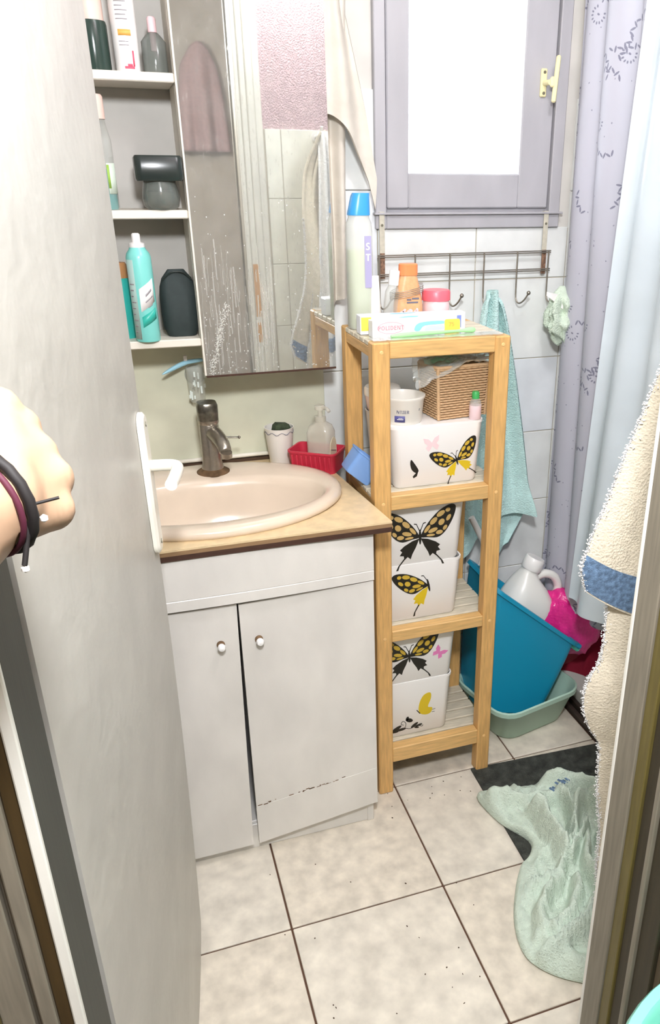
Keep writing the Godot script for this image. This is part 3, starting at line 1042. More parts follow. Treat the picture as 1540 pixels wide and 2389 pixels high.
	skin_slant(st, t.position, 0.0256, 0.1, 0.75, 0.080, 0.083, 0.012)
	skin_slant(st, t.position, 0.0256, 0.3, 0.7, 0.070, 0.0715, 0.006)
	for k in 9:
		skin_band(st, t.position, 0.0254, -1.15, -1.15 + 0.28 + 0.1 * (k % 3), 0.020 + k * 0.012, 0.0225 + k * 0.012)
	obj("print_lines", st, M.grey_print, t, true)
	t = thing("spray_can", "teal spray can with an amber cap behind the aerosol can", "spray can", Vector3(-0.163, 1.1535, zt - 0.01))
	st = mb()
	lathe(st, [Vector2(0.023, 0.0), Vector2(0.024, 0.003), Vector2(0.024, 0.118), Vector2(0.021, 0.124)], t.position)
	obj("body", st, M.teal_can, t)
	st = mb()
	lathe(st, [Vector2(0.019, 0.123), Vector2(0.019, 0.150), Vector2(0.016, 0.155)], t.position)
	obj("cap", st, M.amber_cap, t)
	t = thing("toiletry_pouch", "black rounded toiletry pouch standing on the lower shelf", "pouch", Vector3(-0.046, 1.1535, zt + 0.0))
	st = mb()
	var pr := []
	for k in 9:
		var a := float(k) / 8.0
		var sw: float = [0.060, 0.074, 0.078, 0.079, 0.079, 0.078, 0.074, 0.062, 0.034][k]
		var sd: float = [0.040, 0.052, 0.056, 0.056, 0.052, 0.046, 0.038, 0.028, 0.012][k]
		pr.append(rrect(sw, sd, sd * 0.45, a * 0.138 + 0.001, t.position, 6))
	loft(st, pr)
	obj("body", st, M.pouch, t)
	st = mb()
	tube(st, spline([t.position + Vector3(-0.030, 0.118, 0.012), t.position + Vector3(-0.012, 0.134, 0.016), t.position + Vector3(0.012, 0.134, 0.016), t.position + Vector3(0.030, 0.118, 0.012)], 5), 0.0016, 6)
	obj("zip", st, M.black_glossy, t)
	# toothbrush and its clear holder stuck to the panel
	t = thing("toothbrush_holder", "clear suction holder stuck to the panel above the tap", "holder", Vector3(-0.02, 0.985, -0.728))
	st = mb()
	lathe(st, [Vector2(0.016, 0.0), Vector2(0.018, 0.004), Vector2(0.020, 0.05), Vector2(0.022, 0.085)], Vector3(-0.022, 0.985, -0.706), 20, Basis(), true, false)
	lathe(st, [Vector2(0.024, 0.0), Vector2(0.018, 0.006), Vector2(0.006, 0.012)], Vector3(-0.022, 1.045, -0.730), 20, Basis(Vector3.RIGHT, PI / 2))
	obj("cup", st, M.glassy, t)
	st = mb()
	for k in 12:
		var a := Vector3(-0.022 + rng.randf_range(-0.02, 0.02), 0.99 + rng.randf_range(0.0, 0.07), -0.684 + rng.randf_range(-0.004, 0.0))
		rbox(st, a, Vector3(0.004, rng.randf_range(0.006, 0.02), 0.001), 0.0004)
	obj("toothpaste_drips", st, M.mint_white, t, true)
	t = thing("toothbrush", "pale blue toothbrush lying across the clear holder", "toothbrush", Vector3(-0.055, 1.072, -0.69))
	st = mb()
	tube(st, spline([Vector3(-0.098, 1.060, -0.680), Vector3(-0.07, 1.071, -0.69), Vector3(-0.04, 1.080, -0.70), Vector3(0.0, 1.082, -0.712)], 6), [0.001, 0.002, 0.003, 0.0035, 0.004, 0.0045, 0.005, 0.005, 0.0055, 0.0055, 0.0055, 0.0055, 0.005, 0.005, 0.005, 0.005, 0.0045, 0.004, 0.003], 10)
	obj("handle", st, M.toothbrush_blue, t)
	st = mb()
	bx(st, Vector3(-0.046, 1.084, -0.706), Vector3(-0.038, 1.096, -0.696), 0.001)
	obj("bristles", st, M.white_plastic, t)

# a thin skin round a cylinder from angle a0 to a1 (0 faces +z), y0 to y1 above c
func skin_band(st: SurfaceTool, c: Vector3, r: float, a0: float, a1: float, y0: float, y1: float) -> void:
	skin_slant(st, c, r, a0, a1, y0, y1, 0.0)

func skin_slant(st: SurfaceTool, c: Vector3, r: float, a0: float, a1: float, y0: float, y1: float, rise: float) -> void:
	var rings := []
	var n := 10
	for i in n + 1:
		var u := float(i) / n
		var a := lerpf(a0, a1, u)
		var d := Vector3(sin(a), 0, cos(a))
		var e := Vector3(0, rise * u, 0)
		rings.append(PackedVector3Array([c + d * (r - 0.0004) + Vector3(0, y0, 0) + e, c + d * (r + 0.0002) + Vector3(0, y0, 0) + e, c + d * (r + 0.0002) + Vector3(0, y1, 0) + e, c + d * (r - 0.0004) + Vector3(0, y1, 0) + e]))
	loft(st, rings, true, true, true, -2.0)

func mirror_material() -> StandardMaterial3D:
	var w := 384
	var h := 1024
	var d := PackedFloat32Array()
	d.resize(w * h)
	var n1 := FastNoiseLite.new()
	n1.seed = 3
	n1.frequency = 0.012
	n1.fractal_octaves = 5
	var n2 := FastNoiseLite.new()
	n2.seed = 9
	n2.frequency = 0.11
	n2.fractal_octaves = 2
	for y in h:
		for x in w:
			var a := n1.get_noise_2d(x * 1.6, y) * 0.5 + 0.5
			var b := n2.get_noise_2d(x * 1.3, y * 0.35) * 0.5 + 0.5
			var v := 0.10 + 0.10 * a
			v += 0.10 * smoothstep(0.66, 0.80, b) * smoothstep(0.45, 0.62, a)
			d[y * w + x] = v
	var r := RandomNumberGenerator.new()
	r.seed = 11
	# dried runs in the lower left half, thick near the bottom corner
	for k in 130:
		var px := r.randf_range(6, 205)
		var y0 := r.randf_range(690, 960)
		var ln := r.randf_range(20, 150)
		var wd := r.randf_range(0.8, 2.6)
		var am := r.randf_range(0.15, 0.55)
		var yy := y0
		while yy < min(y0 + ln, h - 1):
			px += r.randf_range(-0.35, 0.35)
			for q in range(-3, 4):
				var xi := int(px) + q
				if xi >= 0 and xi < w:
					var o := int(yy) * w + xi
					d[o] = max(d[o], am * exp(-q * q / (wd * wd)))
			yy += 1.0
	for k in 170:
		var px := r.randf_range(4, w - 4) if k % 3 else r.randf_range(4, 120)
		var py := h - 6 - pow(r.randf(), 2.2) * 420.0
		var rad := r.randf_range(0.6, 1.9)
		for yy in range(int(py - rad - 1), int(py + rad + 2)):
			for xx in range(int(px - rad - 1), int(px + rad + 2)):
				if xx >= 0 and xx < w and yy >= 0 and yy < h and Vector2(xx - px, yy - py).length() < rad:
					d[yy * w + xx] = max(d[yy * w + xx], 0.75)
	# the crusty smear that runs up from the bottom left corner
	for k in 420:
		var u := r.randf()
		var px := 14 + u * 60 + r.randfn(0, 5.0)
		var py := h - 8 - u * 170 + r.randfn(0, 7.0)
		var xi := int(clamp(px, 0, w - 2))
		var yi := int(clamp(py, 0, h - 2))
		for q in [0, 1, w, w + 1]:
			d[yi * w + xi + q] = max(d[yi * w + xi + q], 0.8)
	var alb := Image.create(w, h, false, Image.FORMAT_RGB8)
	var orm := Image.create(w, h, false, Image.FORMAT_RGB8)
	for y in h:
		for x in w:
			var v: float = clamp(d[y * w + x], 0, 1)
			alb.set_pixel(x, y, Color(0.93, 0.94, 0.93).lerp(Color(0.84, 0.84, 0.80), v))
			orm.set_pixel(x, y, Color(1, 0.02 + 0.5 * max(v - 0.2, 0.0), 1.0 - 0.85 * v))
	var m := StandardMaterial3D.new()
	m.albedo_texture = ImageTexture.create_from_image(alb)
	var ot := ImageTexture.create_from_image(orm)
	m.metallic = 1.0
	m.metallic_texture = ot
	m.metallic_texture_channel = BaseMaterial3D.TEXTURE_CHANNEL_BLUE
	m.roughness = 1.0
	m.roughness_texture = ot
	m.roughness_texture_channel = BaseMaterial3D.TEXTURE_CHANNEL_GREEN
	return m

# ---------------------------------------------------------------- on the countertop
func make_counter_things() -> void:
	var t := thing("beaker", "white beaker with a wavy rim line holding a dark green sponge", "beaker", Vector3(0.161, 0.8206, -0.676))
	var st := mb()
	lathe(st, [Vector2(0.0255, 0.0), Vector2(0.027, 0.003), Vector2(0.0355, 0.092), Vector2(0.0365, 0.094), Vector2(0.0345, 0.094), Vector2(0.0265, 0.010), Vector2(0.001, 0.009)], t.position, 30)
	obj("body", st, M.white_warm, t)
	st = mb()
	var wave := []
	for i in 48:
		var a := TAU * i / 48.0
		var y := 0.083 + 0.003 * sin(a * 9.0)
		wave.append(t.position + Vector3(cos(a) * 0.0350, y, sin(a) * 0.0350))
	tube(st, wave, 0.0008, 5, true)
	obj("rim_line", st, M.grey_letters, t)
	t = thing("sponge", "dark green scouring sponge in the white beaker", "sponge", Vector3(0.161, 0.83, -0.676))
	st = mb()
	rbox(st, Vector3(0.163, 0.893, -0.678), Vector3(0.044, 0.060, 0.030), 0.007, Basis(Vector3.BACK, -0.22) * Basis(Vector3.UP, 0.4))
	obj("foam", st, M.soil, t)
	# red basket
	var ang := -0.61
	t = thing("soap_basket", "small red plastic basket on the countertop by the wooden shelf", "basket", Vector3(0.238, 0.8206, -0.607))
	t.rotation.y = ang
	X = Transform3D()
	st = mb()
	loft(st, [rrect(0.112, 0.072, 0.012, 0.0), rrect(0.122, 0.082, 0.013, 0.046), rrect(0.126, 0.086, 0.014, 0.048), rrect(0.126, 0.086, 0.014, 0.052), rrect(0.118, 0.078, 0.012, 0.052), rrect(0.107, 0.067, 0.010, 0.004)])
	obj("body", st, M.red_basket, t)
	for s in [-1, 1]:
		for k in 9:
			st = mb()
			rbox(st, Vector3(-0.048 + k * 0.012, 0.025, s * 0.0395), Vector3(0.0045, 0.036, 0.003), 0.001, Basis(Vector3.RIGHT, s * 0.11))
			obj("rib", st, M.red_basket, t)
	# soap dispenser
	t = thing("soap_dispenser", "clear square soap dispenser standing in the red basket", "soap dispenser", Vector3(0.250, 0.8250, -0.606))
	t.rotation.y = ang
	X = Transform3D()
	st = mb()
	loft(st, [rrect(0.056, 0.048, 0.010, 0.002), rrect(0.056, 0.048, 0.010, 0.028)])
	obj("liquid", st, M.soap_liquid, t)
	st = mb()
	loft(st, [rrect(0.057, 0.049, 0.010, 0.0), rrect(0.060, 0.052, 0.011, 0.003), rrect(0.060, 0.052, 0.011, 0.088), rrect(0.050, 0.044, 0.012, 0.104), rrect(0.030, 0.030, 0.012, 0.112), rrect(0.026, 0.026, 0.012, 0.114)])
	obj("body", st, M.soap_plastic, t)
	st = mb()
	lathe(st, [Vector2(0.014, 0.112), Vector2(0.014, 0.126), Vector2(0.006, 0.127), Vector2(0.006, 0.142), Vector2(0.013, 0.143), Vector2(0.013, 0.152), Vector2(0.010, 0.154)], Vector3.ZERO, 20)
	tube(st, [Vector3(0.008, 0.149, 0.0), Vector3(0.024, 0.148, 0.012), Vector3(0.030, 0.143, 0.016)], 0.0042, 10)
	obj("pump", st, M.soap_plastic, t)
	st = mb()
	prism(st, smooth2([Vector2(-0.019, 0.010), Vector2(0.019, 0.010), Vector2(0.020, 0.045), Vector2(0.006, 0.060), Vector2(-0.014, 0.052), Vector2(-0.020, 0.034)]), 0.0008, Transform3D(Basis(Vector3.UP, PI / 2), Vector3(0.0301, 0.016, 0)))
	var lb := obj("label", st, M.soap_label, t)
	st = mb()
	rbox(st, Vector3(0.0314, 0.044, 0), Vector3(0.0006, 0.0016, 0.034), 0.0, Basis(Vector3.RIGHT, -0.3))
	obj("print_line", st, M.grey_letters, lb)
	# tilted blue box
	t = thing("small_box", "small blue plastic box tipped between countertop and wooden shelf", "box", Vector3(0.297, 0.8335, -0.45))
	t.rotation.z = -0.72
	X = Transform3D()
	st = mb()
	var o := Vector3(-0.016, 0.004, 0)
	loft(st, [rrect(0.062, 0.056, 0.008, 0.001, o), rrect(0.066, 0.060, 0.009, 0.004, o), rrect(0.074, 0.066, 0.010, 0.052, o), rrect(0.079, 0.071, 0.011, 0.053, o), rrect(0.079, 0.071, 0.011, 0.057, o), rrect(0.072, 0.064, 0.009, 0.057, o), rrect(0.063, 0.057, 0.007, 0.006, o)])
	obj("body", st, M.blue_box, t)

# ---------------------------------------------------------------- wooden shelf unit
const UX0 := 0.302
const UX1 := 0.613
const UZ0 := -0.331
const UZ1 := -0.580

func make_shelf_unit() -> void:
	var t := thing("shelf_unit", "slim honey-coloured bamboo shelf unit with slatted shelves", "shelf unit", Vector3(0.4575, 0, -0.456))
	var st: SurfaceTool
	for x in [[UX0, 0.340], [0.577, UX1]]:
		for z in [[UZ0 - 0.035, UZ0], [UZ1, UZ1 + 0.035]]:
			st = mb()
			bx(st, Vector3(x[0], 0, z[0]), Vector3(x[1], 1.168, z[1]), 0.003)
			obj("leg", st, M.wood_v, t)
	var rails := [[0.095, 0.139], [0.456, 0.486], [0.797, 0.831], [1.134, 1.1685]]
	for r in rails:
		for z in [[UZ0 - 0.030, UZ0 - 0.002], [UZ1 + 0.002, UZ1 + 0.030]]:
			st = mb()
			bx(st, Vector3(0.3395, r[0], z[0]), Vector3(0.5775, r[1], z[1]), 0.002)
			obj("rail", st, M.wood_x, t)
		for x in [[UX0 + 0.002, UX0 + 0.022], [UX1 - 0.022, UX1 - 0.002]]:
			st = mb()
			bx(st, Vector3(x[0], r[0], UZ1 + 0.034), Vector3(x[1], r[1] - 0.012, UZ0 - 0.034), 0.002)
			obj("side_rail", st, M.wood_z, t)
		for k in 5:
			var zc := -0.381 - k * 0.0375
			st = mb()
			bx(st, Vector3(UX0 + 0.001, r[1] - 0.0115, zc - 0.0155), Vector3(UX1 - 0.001, r[1] - 0.0005, zc + 0.0155), 0.002)
			obj("slat", st, M.slat, t)
	for p in [[0.321, 1.148], [0.595, 1.150], [0.321, 0.815], [0.595, 0.812], [0.321, 0.470], [0.595, 0.470], [0.595, 0.118]]:
		st = mb()
		lathe(st, [Vector2(0.0042, 0.0), Vector2(0.0042, 0.001), Vector2(0.003, 0.0016)], Vector3(p[0], p[1], UZ0 - 0.0005), 12, Basis(Vector3.RIGHT, PI / 2))
		obj("peg", st, M.peg, t)

# ---------------------------------------------------------------- prints of butterflies on the bins
func place(pts: Array, c: Vector3, s: float, ang: float, side: int) -> PackedVector2Array:
	var a := PackedVector2Array()
	for p in pts:
		a.append(Vector2(p.x * side, p.y).rotated(ang) * s)
	return a

func butterfly(t: Node3D, cellm: Material, c: Vector3, s: float, ang: float, sides: Array, low: String, lean := 0.0) -> void:
	var up := [Vector2(0.02, 0.04), Vector2(0.22, 0.36), Vector2(0.52, 0.66), Vector2(0.82, 0.80), Vector2(0.99, 0.76), Vector2(0.98, 0.56), Vector2(0.86, 0.28), Vector2(0.68, 0.03), Vector2(0.48, -0.08), Vector2(0.22, -0.04), Vector2(0.04, -0.02)]
	var lo := [Vector2(0.02, -0.04), Vector2(0.22, -0.09), Vector2(0.44, -0.20), Vector2(0.56, -0.30), Vector2(0.50, -0.36), Vector2(0.57, -0.46), Vector2(0.46, -0.48), Vector2(0.44, -0.60), Vector2(0.35, -0.52), Vector2(0.27, -0.60), Vector2(0.22, -0.46), Vector2(0.12, -0.28)]
	var cells := [[0.20, 0.20, 0.13, 0.05, 0.9], [0.38, 0.40, 0.13, 0.07, 0.75], [0.58, 0.58, 0.13, 0.07, 0.5], [0.78, 0.66, 0.07, 0.06, 0.3], [0.36, 0.14, 0.14, 0.06, 0.3], [0.60, 0.34, 0.10, 0.08, 0.9], [0.80, 0.44, 0.10, 0.055, 1.0], [0.30, 0.01, 0.12, 0.035, -0.05], [0.54, 0.06, 0.10, 0.06, 0.1], [0.70, 0.17, 0.08, 0.05, 0.9]]
	var T := Transform3D(Basis(), c)
	for sd in sides:
		var w: float = ang + lean * sd
		var st := mb()
		prism(st, place(lo, c, s, ang, sd), 0.0004, T)
		var hw := obj("hindwing", st, M.black_print if low == "dark" else M.lemon_print, t)
		st = mb()
		prism(st, place([Vector2(0.44, -0.54), Vector2(0.62, -0.76), Vector2(0.68, -0.88), Vector2(0.62, -0.88), Vector2(0.58, -0.76), Vector2(0.41, -0.56)], c, s, ang, sd), 0.0005, T)
		obj("tail", st, M.black_print, hw)
		st = mb()
		prism(st, place(Array(smooth2(up, 3)), c, s, w, sd), 0.0006, T)
		var fw := obj("forewing", st, M.black_print, t)
		st = mb()
		for q in cells:
			prism(st, place(Array(blob(Vector2(q[0], q[1]), q[2], q[3], q[4], 10)), c, s, w, sd), 0.0009, T)
		obj("wing_cells", st, cellm, fw, true)
		st = mb()
		prism(st, place([Vector2(0.02, 0.16), Vector2(0.10, 0.36), Vector2(0.17, 0.38), Vector2(0.16, 0.40), Vector2(0.09, 0.385), Vector2(0.0, 0.17)], c, s, ang, sd), 0.0004, T)
		obj("feeler", st, M.black_print, fw)
	var sb := mb()
	prism(sb, place(Array(blob(Vector2(0, 0.0), 0.035, 0.22, 0.0, 12)), c, s, ang, 1), 0.0010, T)
	obj("insect_body", sb, M.black_print, t)

func small_butterfly(st: SurfaceTool, c: Vector3, s: float, ang: float) -> void:
	var a := [Vector2(0, 0.12), Vector2(0.35, 0.6), Vector2(0.9, 0.8), Vector2(0.8, 0.25), Vector2(0.5, -0.05), Vector2(0.75, -0.35), Vector2(0.5, -0.8), Vector2(0.2, -0.5), Vector2(0, -0.2), Vector2(-0.2, -0.5), Vector2(-0.5, -0.8), Vector2(-0.75, -0.35), Vector2(-0.5, -0.05), Vector2(-0.8, 0.25), Vector2(-0.9, 0.8), Vector2(-0.35, 0.6)]
	prism(st, place(a, c, s, ang, 1), 0.0005, Transform3D(Basis(), c))

func bin(label: String, x0: float, x1: float, y0: float, y1: float, depth: float, lid := false) -> Node3D:
	var zf := -0.372
	var t := thing("storage_bin", label, "storage bin", Vector3((x0 + x1) / 2, y0, zf - depth / 2), "white butterfly bins on the wooden shelf")
	var st := mb()
	var w := x1 - x0
	var c := Vector3((x0 + x1) / 2, 0, zf - depth / 2)
	var r := 0.020
	var R := [rrect(w - 0.034, depth - 0.012, r * 0.7, y0, c), rrect(w - 0.026, depth, r, y0 + 0.008, c), rrect(w - 0.004, depth, r, y1 - 0.008, c), rrect(w, depth, r, y1 - 0.006, c), rrect(w, depth, r, y1, c)]
	if not lid:
		R += [rrect(w - 0.008, depth - 0.006, r * 0.8, y1, c), rrect(w - 0.034, depth - 0.008, r * 0.8, y0 + 0.012, c)]
	loft(st, R)
	obj("body", st, M.white_plastic, t)
	return t

func make_shelf_things() -> void:
	var zp := -0.3719
	var st: SurfaceTool
	# bin on the upper shelf
	var t := bin("white bin with small butterflies under the wicker basket and pot", 0.350, 0.579, 0.8312, 0.976, 0.120, true)
	butterfly(t, M.yellow_print, Vector3(0.511, 0.886, zp), 0.056, 0.30, [1, -1], "yellow", -0.08)
	st = mb()
	small_butterfly(st, Vector3(0.450, 0.931, zp), 0.021, 0.15)
	obj("pink_butterfly", st, M.pink_pale, t)
	st = mb()
	prism(st, smooth2([Vector2(0, 0), Vector2(-0.012, 0.020), Vector2(-0.018, 0.026), Vector2(-0.020, 0.016), Vector2(-0.016, 0.002), Vector2(-0.006, -0.006)]), 0.0005, Transform3D(Basis(), Vector3(0.418, 0.872, zp)))
	prism(st, PackedVector2Array([Vector2(0.0, 0.0), Vector2(-0.006, -0.006), Vector2(-0.014, -0.014), Vector2(-0.012, -0.018), Vector2(-0.004, -0.014)]), 0.0005, Transform3D(Basis(), Vector3(0.418, 0.872, zp)))
	obj("black_butterfly", st, M.black_print, t)
	# two stacked bins, middle shelf
	t = bin("white bin with a large ochre butterfly, upper one of the middle shelf", 0.313, 0.5385, 0.6345, 0.786, 0.150)
	butterfly(t, M.ochre_print, Vector3(0.423, 0.706, zp), 0.090, 0.02, [1, -1], "dark")
	t = bin("white bin with a half butterfly in yellow, lower one of the middle shelf", 0.311, 0.5355, 0.4863, 0.638, 0.150)
	butterfly(t, M.yellow_print, Vector3(0.446, 0.575, zp), 0.080, 0.20, [-1], "yellow", -0.10)
	# two stacked bins, lowest shelf
	t = bin("white bin with a dark butterfly and a pink one, upper of the lowest shelf", 0.300, 0.5265, 0.3020, 0.444, 0.150)
	butterfly(t, M.yellow_print, Vector3(0.397, 0.382, zp), 0.082, 0.05, [1, -1], "dark")
	st = mb()
	small_butterfly(st, Vector3(0.478, 0.378, zp), 0.020, -0.7)
	obj("pink_butterfly", st, M.pink_print, t)
	t = bin("white bin with a plain yellow wing and black scroll, lowest of all", 0.294, 0.5185, 0.1393, 0.3060, 0.150)
	st = mb()
	prism(st, smooth2([Vector2(-0.020, -0.012), Vector2(-0.020, 0.016), Vector2(-0.008, 0.040), Vector2(0.010, 0.044), Vector2(0.012, 0.026), Vector2(0.004, 0.002), Vector2(0.016, -0.004), Vector2(0.012, -0.018), Vector2(-0.002, -0.022)]), 0.0005, Transform3D(Basis(), Vector3(0.445, 0.217, zp)))
	obj("yellow_wing", st, M.lemon_print, t)
	st = mb()
	tube(st, [Vector3(0.418, 0.214, zp), Vector3(0.427, 0.202, zp)], 0.0014, 6)
	tube(st, [Vector3(0.461, 0.206, zp), Vector3(0.470, 0.208, zp)], 0.0006, 5)
	tube(st, [Vector3(0.460, 0.199, zp), Vector3(0.468, 0.199, zp)], 0.0006, 5)
	for q in [[0.362, 0.168, 0.016, 0.005, 0.5], [0.375, 0.163, 0.014, 0.004, 0.1], [0.398, 0.187, 0.010, 0.006, -0.4], [0.392, 0.193, 0.007, 0.004, 1.2], [0.412, 0.169, 0.012, 0.004, 0.6], [0.424, 0.166, 0.010, 0.003, 0.2], [0.418, 0.160, 0.007, 0.0025, -0.2], [0.358, 0.159, 0.010, 0.003, 0.0]]:
		prism(st, blob(Vector2.ZERO, q[2], q[3], q[4], 10), 0.0005, Transform3D(Basis(), Vector3(q[0], q[1], zp)))
	for pts in [[Vector2(0.350, 0.164), Vector2(0.370, 0.160), Vector2(0.385, 0.166), Vector2(0.388, 0.180), Vector2(0.380, 0.188), Vector2(0.375, 0.180), Vector2(0.382, 0.176)], [Vector2(0.385, 0.166), Vector2(0.400, 0.160), Vector2(0.420, 0.166), Vector2(0.432, 0.160), Vector2(0.436, 0.164)]]:
		var path := []
		for q in pts: path.append(Vector3(q.x, q.y, zp))
		tube(st, spline(path, 4), 0.0008, 5)
	obj("scroll_print", st, M.black_print, t)
	# --- on the upper bin
	t = thing("paper_pot", "white paper ice-cream tub with a dark blue label", "tub", Vector3(0.397, 0.9762, -0.420))
	st = mb()
	lathe(st, [Vector2(0.040, 0.0), Vector2(0.042, 0.002), Vector2(0.0475, 0.052), Vector2(0.0505, 0.056), Vector2(0.0505, 0.060), Vector2(0.048, 0.0605), Vector2(0.0455, 0.054), Vector2(0.040, 0.006), Vector2(0.001, 0.005)], t.position, 36)
	obj("body", st, M.white_warm, t)
	var ra := -0.33
	text("printed_letters", "NTIER", 0.0072, M.grey_letters, t, t.position + Vector3(sin(ra) * 0.0452, 0.031, cos(ra) * 0.0452), Basis(Vector3.UP, ra) * Basis(Vector3.BACK, -0.04), 0.0450)
	ra = 0.62
	text("printed_letters", "P", 0.0072, M.grey_letters, t, t.position + Vector3(sin(ra) * 0.0452, 0.034, cos(ra) * 0.0452), Basis(Vector3.UP, ra), 0.0450)
	st = mb()
	skin_band(st, t.position, 0.0442, -0.75, -0.22, 0.008, 0.022)
	obj("blue_label", st, M.navy, t)
	st = mb()
	skin_band(st, t.position, 0.0446, -0.62, -0.30, 0.0135, 0.0150)
	skin_band(st, t.position, 0.0446, -0.55, -0.35, 0.0165, 0.0175)
	obj("label_scrawl", st, M.white_plastic, t)
	# wicker basket
	t = thing("wicker_basket", "square woven wicker basket on the butterfly bin", "basket", Vector3(0.528, 0.9762, -0.441))
	t.rotation.y = 0.12
	X = Transform3D()
	st = mb()
	for k in 20:
		var y := 0.004 + k * 0.0058
		var w := 0.122 + 0.014 * k / 19.0
		var base := rrect(w, 0.084 + 0.010 * k / 19.0, 0.010, y, Vector3.ZERO, 4)
		var path := []
		var n := base.size()
		var tot := 0.0
		for i in n:
			var a := base[i]
			var b := base[(i + 1) % n]
			var m: int = max(1, int(round((b - a).length() / 0.0040)))
			for j in m:
				var q := a.lerp(b, float(j) / m)
				var nrm := Vector3(q.x * 0.7, 0, q.z).normalized()
				if abs(q.x) / (w / 2) > abs(q.z) / 0.045: nrm = Vector3(sign(q.x), 0, 0)
				else: nrm = Vector3(0, 0, sign(q.z))
				path.append(q + nrm * 0.0014 * sin(PI * tot / 0.0085 + PI * (k % 2)))
				tot += (b - a).length() / m
		tube(st, path, 0.0026, 5, true)
	obj("weave", st, M.wicker, t, true)
	st = mb()
	loft(st, [rrect(0.118, 0.080, 0.010, 0.002), rrect(0.131, 0.089, 0.010, 0.112), rrect(0.127, 0.085, 0.010, 0.112), rrect(0.114, 0.076, 0.010, 0.006)])
	obj("lining", st, M.wicker, t)
	st = mb()
	var rim := []
	for q in rrect(0.137, 0.095, 0.011, 0.119, Vector3.ZERO, 4): rim.append(q)
	tube(st, rim, 0.0042, 8, true)
	obj("rim", st, M.wicker, t)
	for sx in [-1, 1]:
		for sz in [-1, 1]:
			st = mb()
			tube(st, [Vector3(sx * 0.060, 0.002, sz * 0.041), Vector3(sx * 0.067, 0.118, sz * 0.046)], 0.0042, 8)
			obj("corner_post", st, M.wicker, t)
	# soft green thing in a clear bag on the basket
	t = thing("green_sponge", "pale green wash pad on top of the wicker basket", "sponge", Vector3(0.496, 1.096, -0.43))
	st = mb()
	lump(st, t.position + Vector3(0, 0.008, 0), Vector3(0.045, 0.012, 0.026), 3, 0.12)
	obj("pad", st, M.green_soft, t)
	t = thing("plastic_bag", "crumpled clear plastic bag hanging over the wicker basket", "bag", Vector3(0.47, 1.09, -0.42))
	st = mb()
	var nz := FastNoiseLite.new()
	nz.seed = 5
	nz.frequency = 16.0
	sheet(st, 30, 16, func(u: float, v: float) -> Vector3:
		var x := lerpf(0.415, 0.605, u)
		var k: float = clamp(1.0 - u * 1.6, 0, 1)
		var y := 1.116 + 0.012 * nz.get_noise_2d(x, v) - v * (0.006 + 0.055 * k)
		return Vector3(x + 0.006 * nz.get_noise_2d(v * 3.0, x), y, -0.425 + 0.046 * v + 0.008 * nz.get_noise_2d(x + 3.0, y)), 0.0006)
	obj("film", st, M.film, t)
	# little bottle with green cap
	t = thing("small_bottle", "tiny bottle of pale pink liquid with a green cap", "bottle", Vector3(0.558, 0.9762, -0.3835))
	st = mb()
	lathe(st, [Vector2(0.0125, 0.0), Vector2(0.0138, 0.002), Vector2(0.0138, 0.032)], t.position, 20)
	obj("label", st, M.pink_liquid, t)
	st = mb()
	lathe(st, [Vector2(0.0132, 0.031), Vector2(0.0130, 0.040), Vector2(0.008, 0.048), Vector2(0.007, 0.050)], t.position, 20)
	obj("neck", st, M.glassy, t)
	st = mb()
	lathe(st, [Vector2(0.0085, 0.047), Vector2(0.0085, 0.060), Vector2(0.007, 0.063)], t.position, 16)
	obj("cap", st, M.leaf_green, t)
	# tall cup with a pink pot on it, behind the bin
	t = thing("tall_cup", "tall greyish white cup standing behind the butterfly bin", "cup", Vector3(0.384, 0.8312, -0.530))
	st = mb()
	lathe(st, [Vector2(0.026, 0.0), Vector2(0.028, 0.003), Vector2(0.040, 0.145), Vector2(0.0415, 0.146), Vector2(0.039, 0.147), Vector2(0.026, 0.006), Vector2(0.001, 0.005)], t.position, 30)
	obj("body", st, M.grey_white, t)
	st = mb()
	skin_band(st, t.position, 0.0397, -0.9, 0.3, 0.118, 0.140)
	obj("apricot_label", st, M.apricot, t)
	t = thing("pink_pot", "pale pink lidded pot stacked in the tall cup", "pot", Vector3(0.384, 0.966, -0.530))
	st = mb()
	lathe(st, [Vector2(0.028, 0.0), Vector2(0.036, 0.012), Vector2(0.041, 0.045), Vector2(0.041, 0.048)], t.position, 30)
	obj("body", st, M.pink_cup, t)
	st = mb()
	lathe(st, [Vector2(0.043, 0.047), Vector2(0.043, 0.062), Vector2(0.040, 0.066)], t.position, 30)
	obj("lid", st, M.white_warm, t)
	# --- on top of the unit
	var y := 1.1692
	t = thing("detergent_bottle", "tall bottle of pale green liquid with a slanted blue cap", "bottle", Vector3(0.3310, y, -0.516))
	st = mb()
	loft(st, [rrect(0.046, 0.040, 0.016, 0.002, t.position), rrect(0.051, 0.045, 0.018, 0.006, t.position), rrect(0.051, 0.045, 0.018, 0.165, t.position)])
	obj("liquid", st, M.liquid_green, t)
	st = mb()
	loft(st, [rrect(0.049, 0.043, 0.016, 0.0, t.position), rrect(0.055, 0.049, 0.019, 0.004, t.position), rrect(0.055, 0.049, 0.019, 0.200, t.position), rrect(0.052, 0.046, 0.019, 0.218, t.position), rrect(0.044, 0.040, 0.018, 0.228, t.position), rrect(0.044, 0.040, 0.018, 0.233, t.position)])
	obj("body", st, M.bottle_soft, t)
	st = mb()
	var R := []
	for q in [[0.0, 0.233, 0.0], [0.0, 0.236, 0.0], [0.75, 0.270, 0.004], [1.0, 0.276, 0.006]]:
		var r := PackedVector3Array()
		for v in rrect(0.047 - 0.012 * q[0], 0.043 - 0.008 * q[0], 0.018 - 0.004 * q[0], q[1], t.position + Vector3(q[2], 0, 0)):
			r.append(v)
		R.append(r)
	loft(st, R)
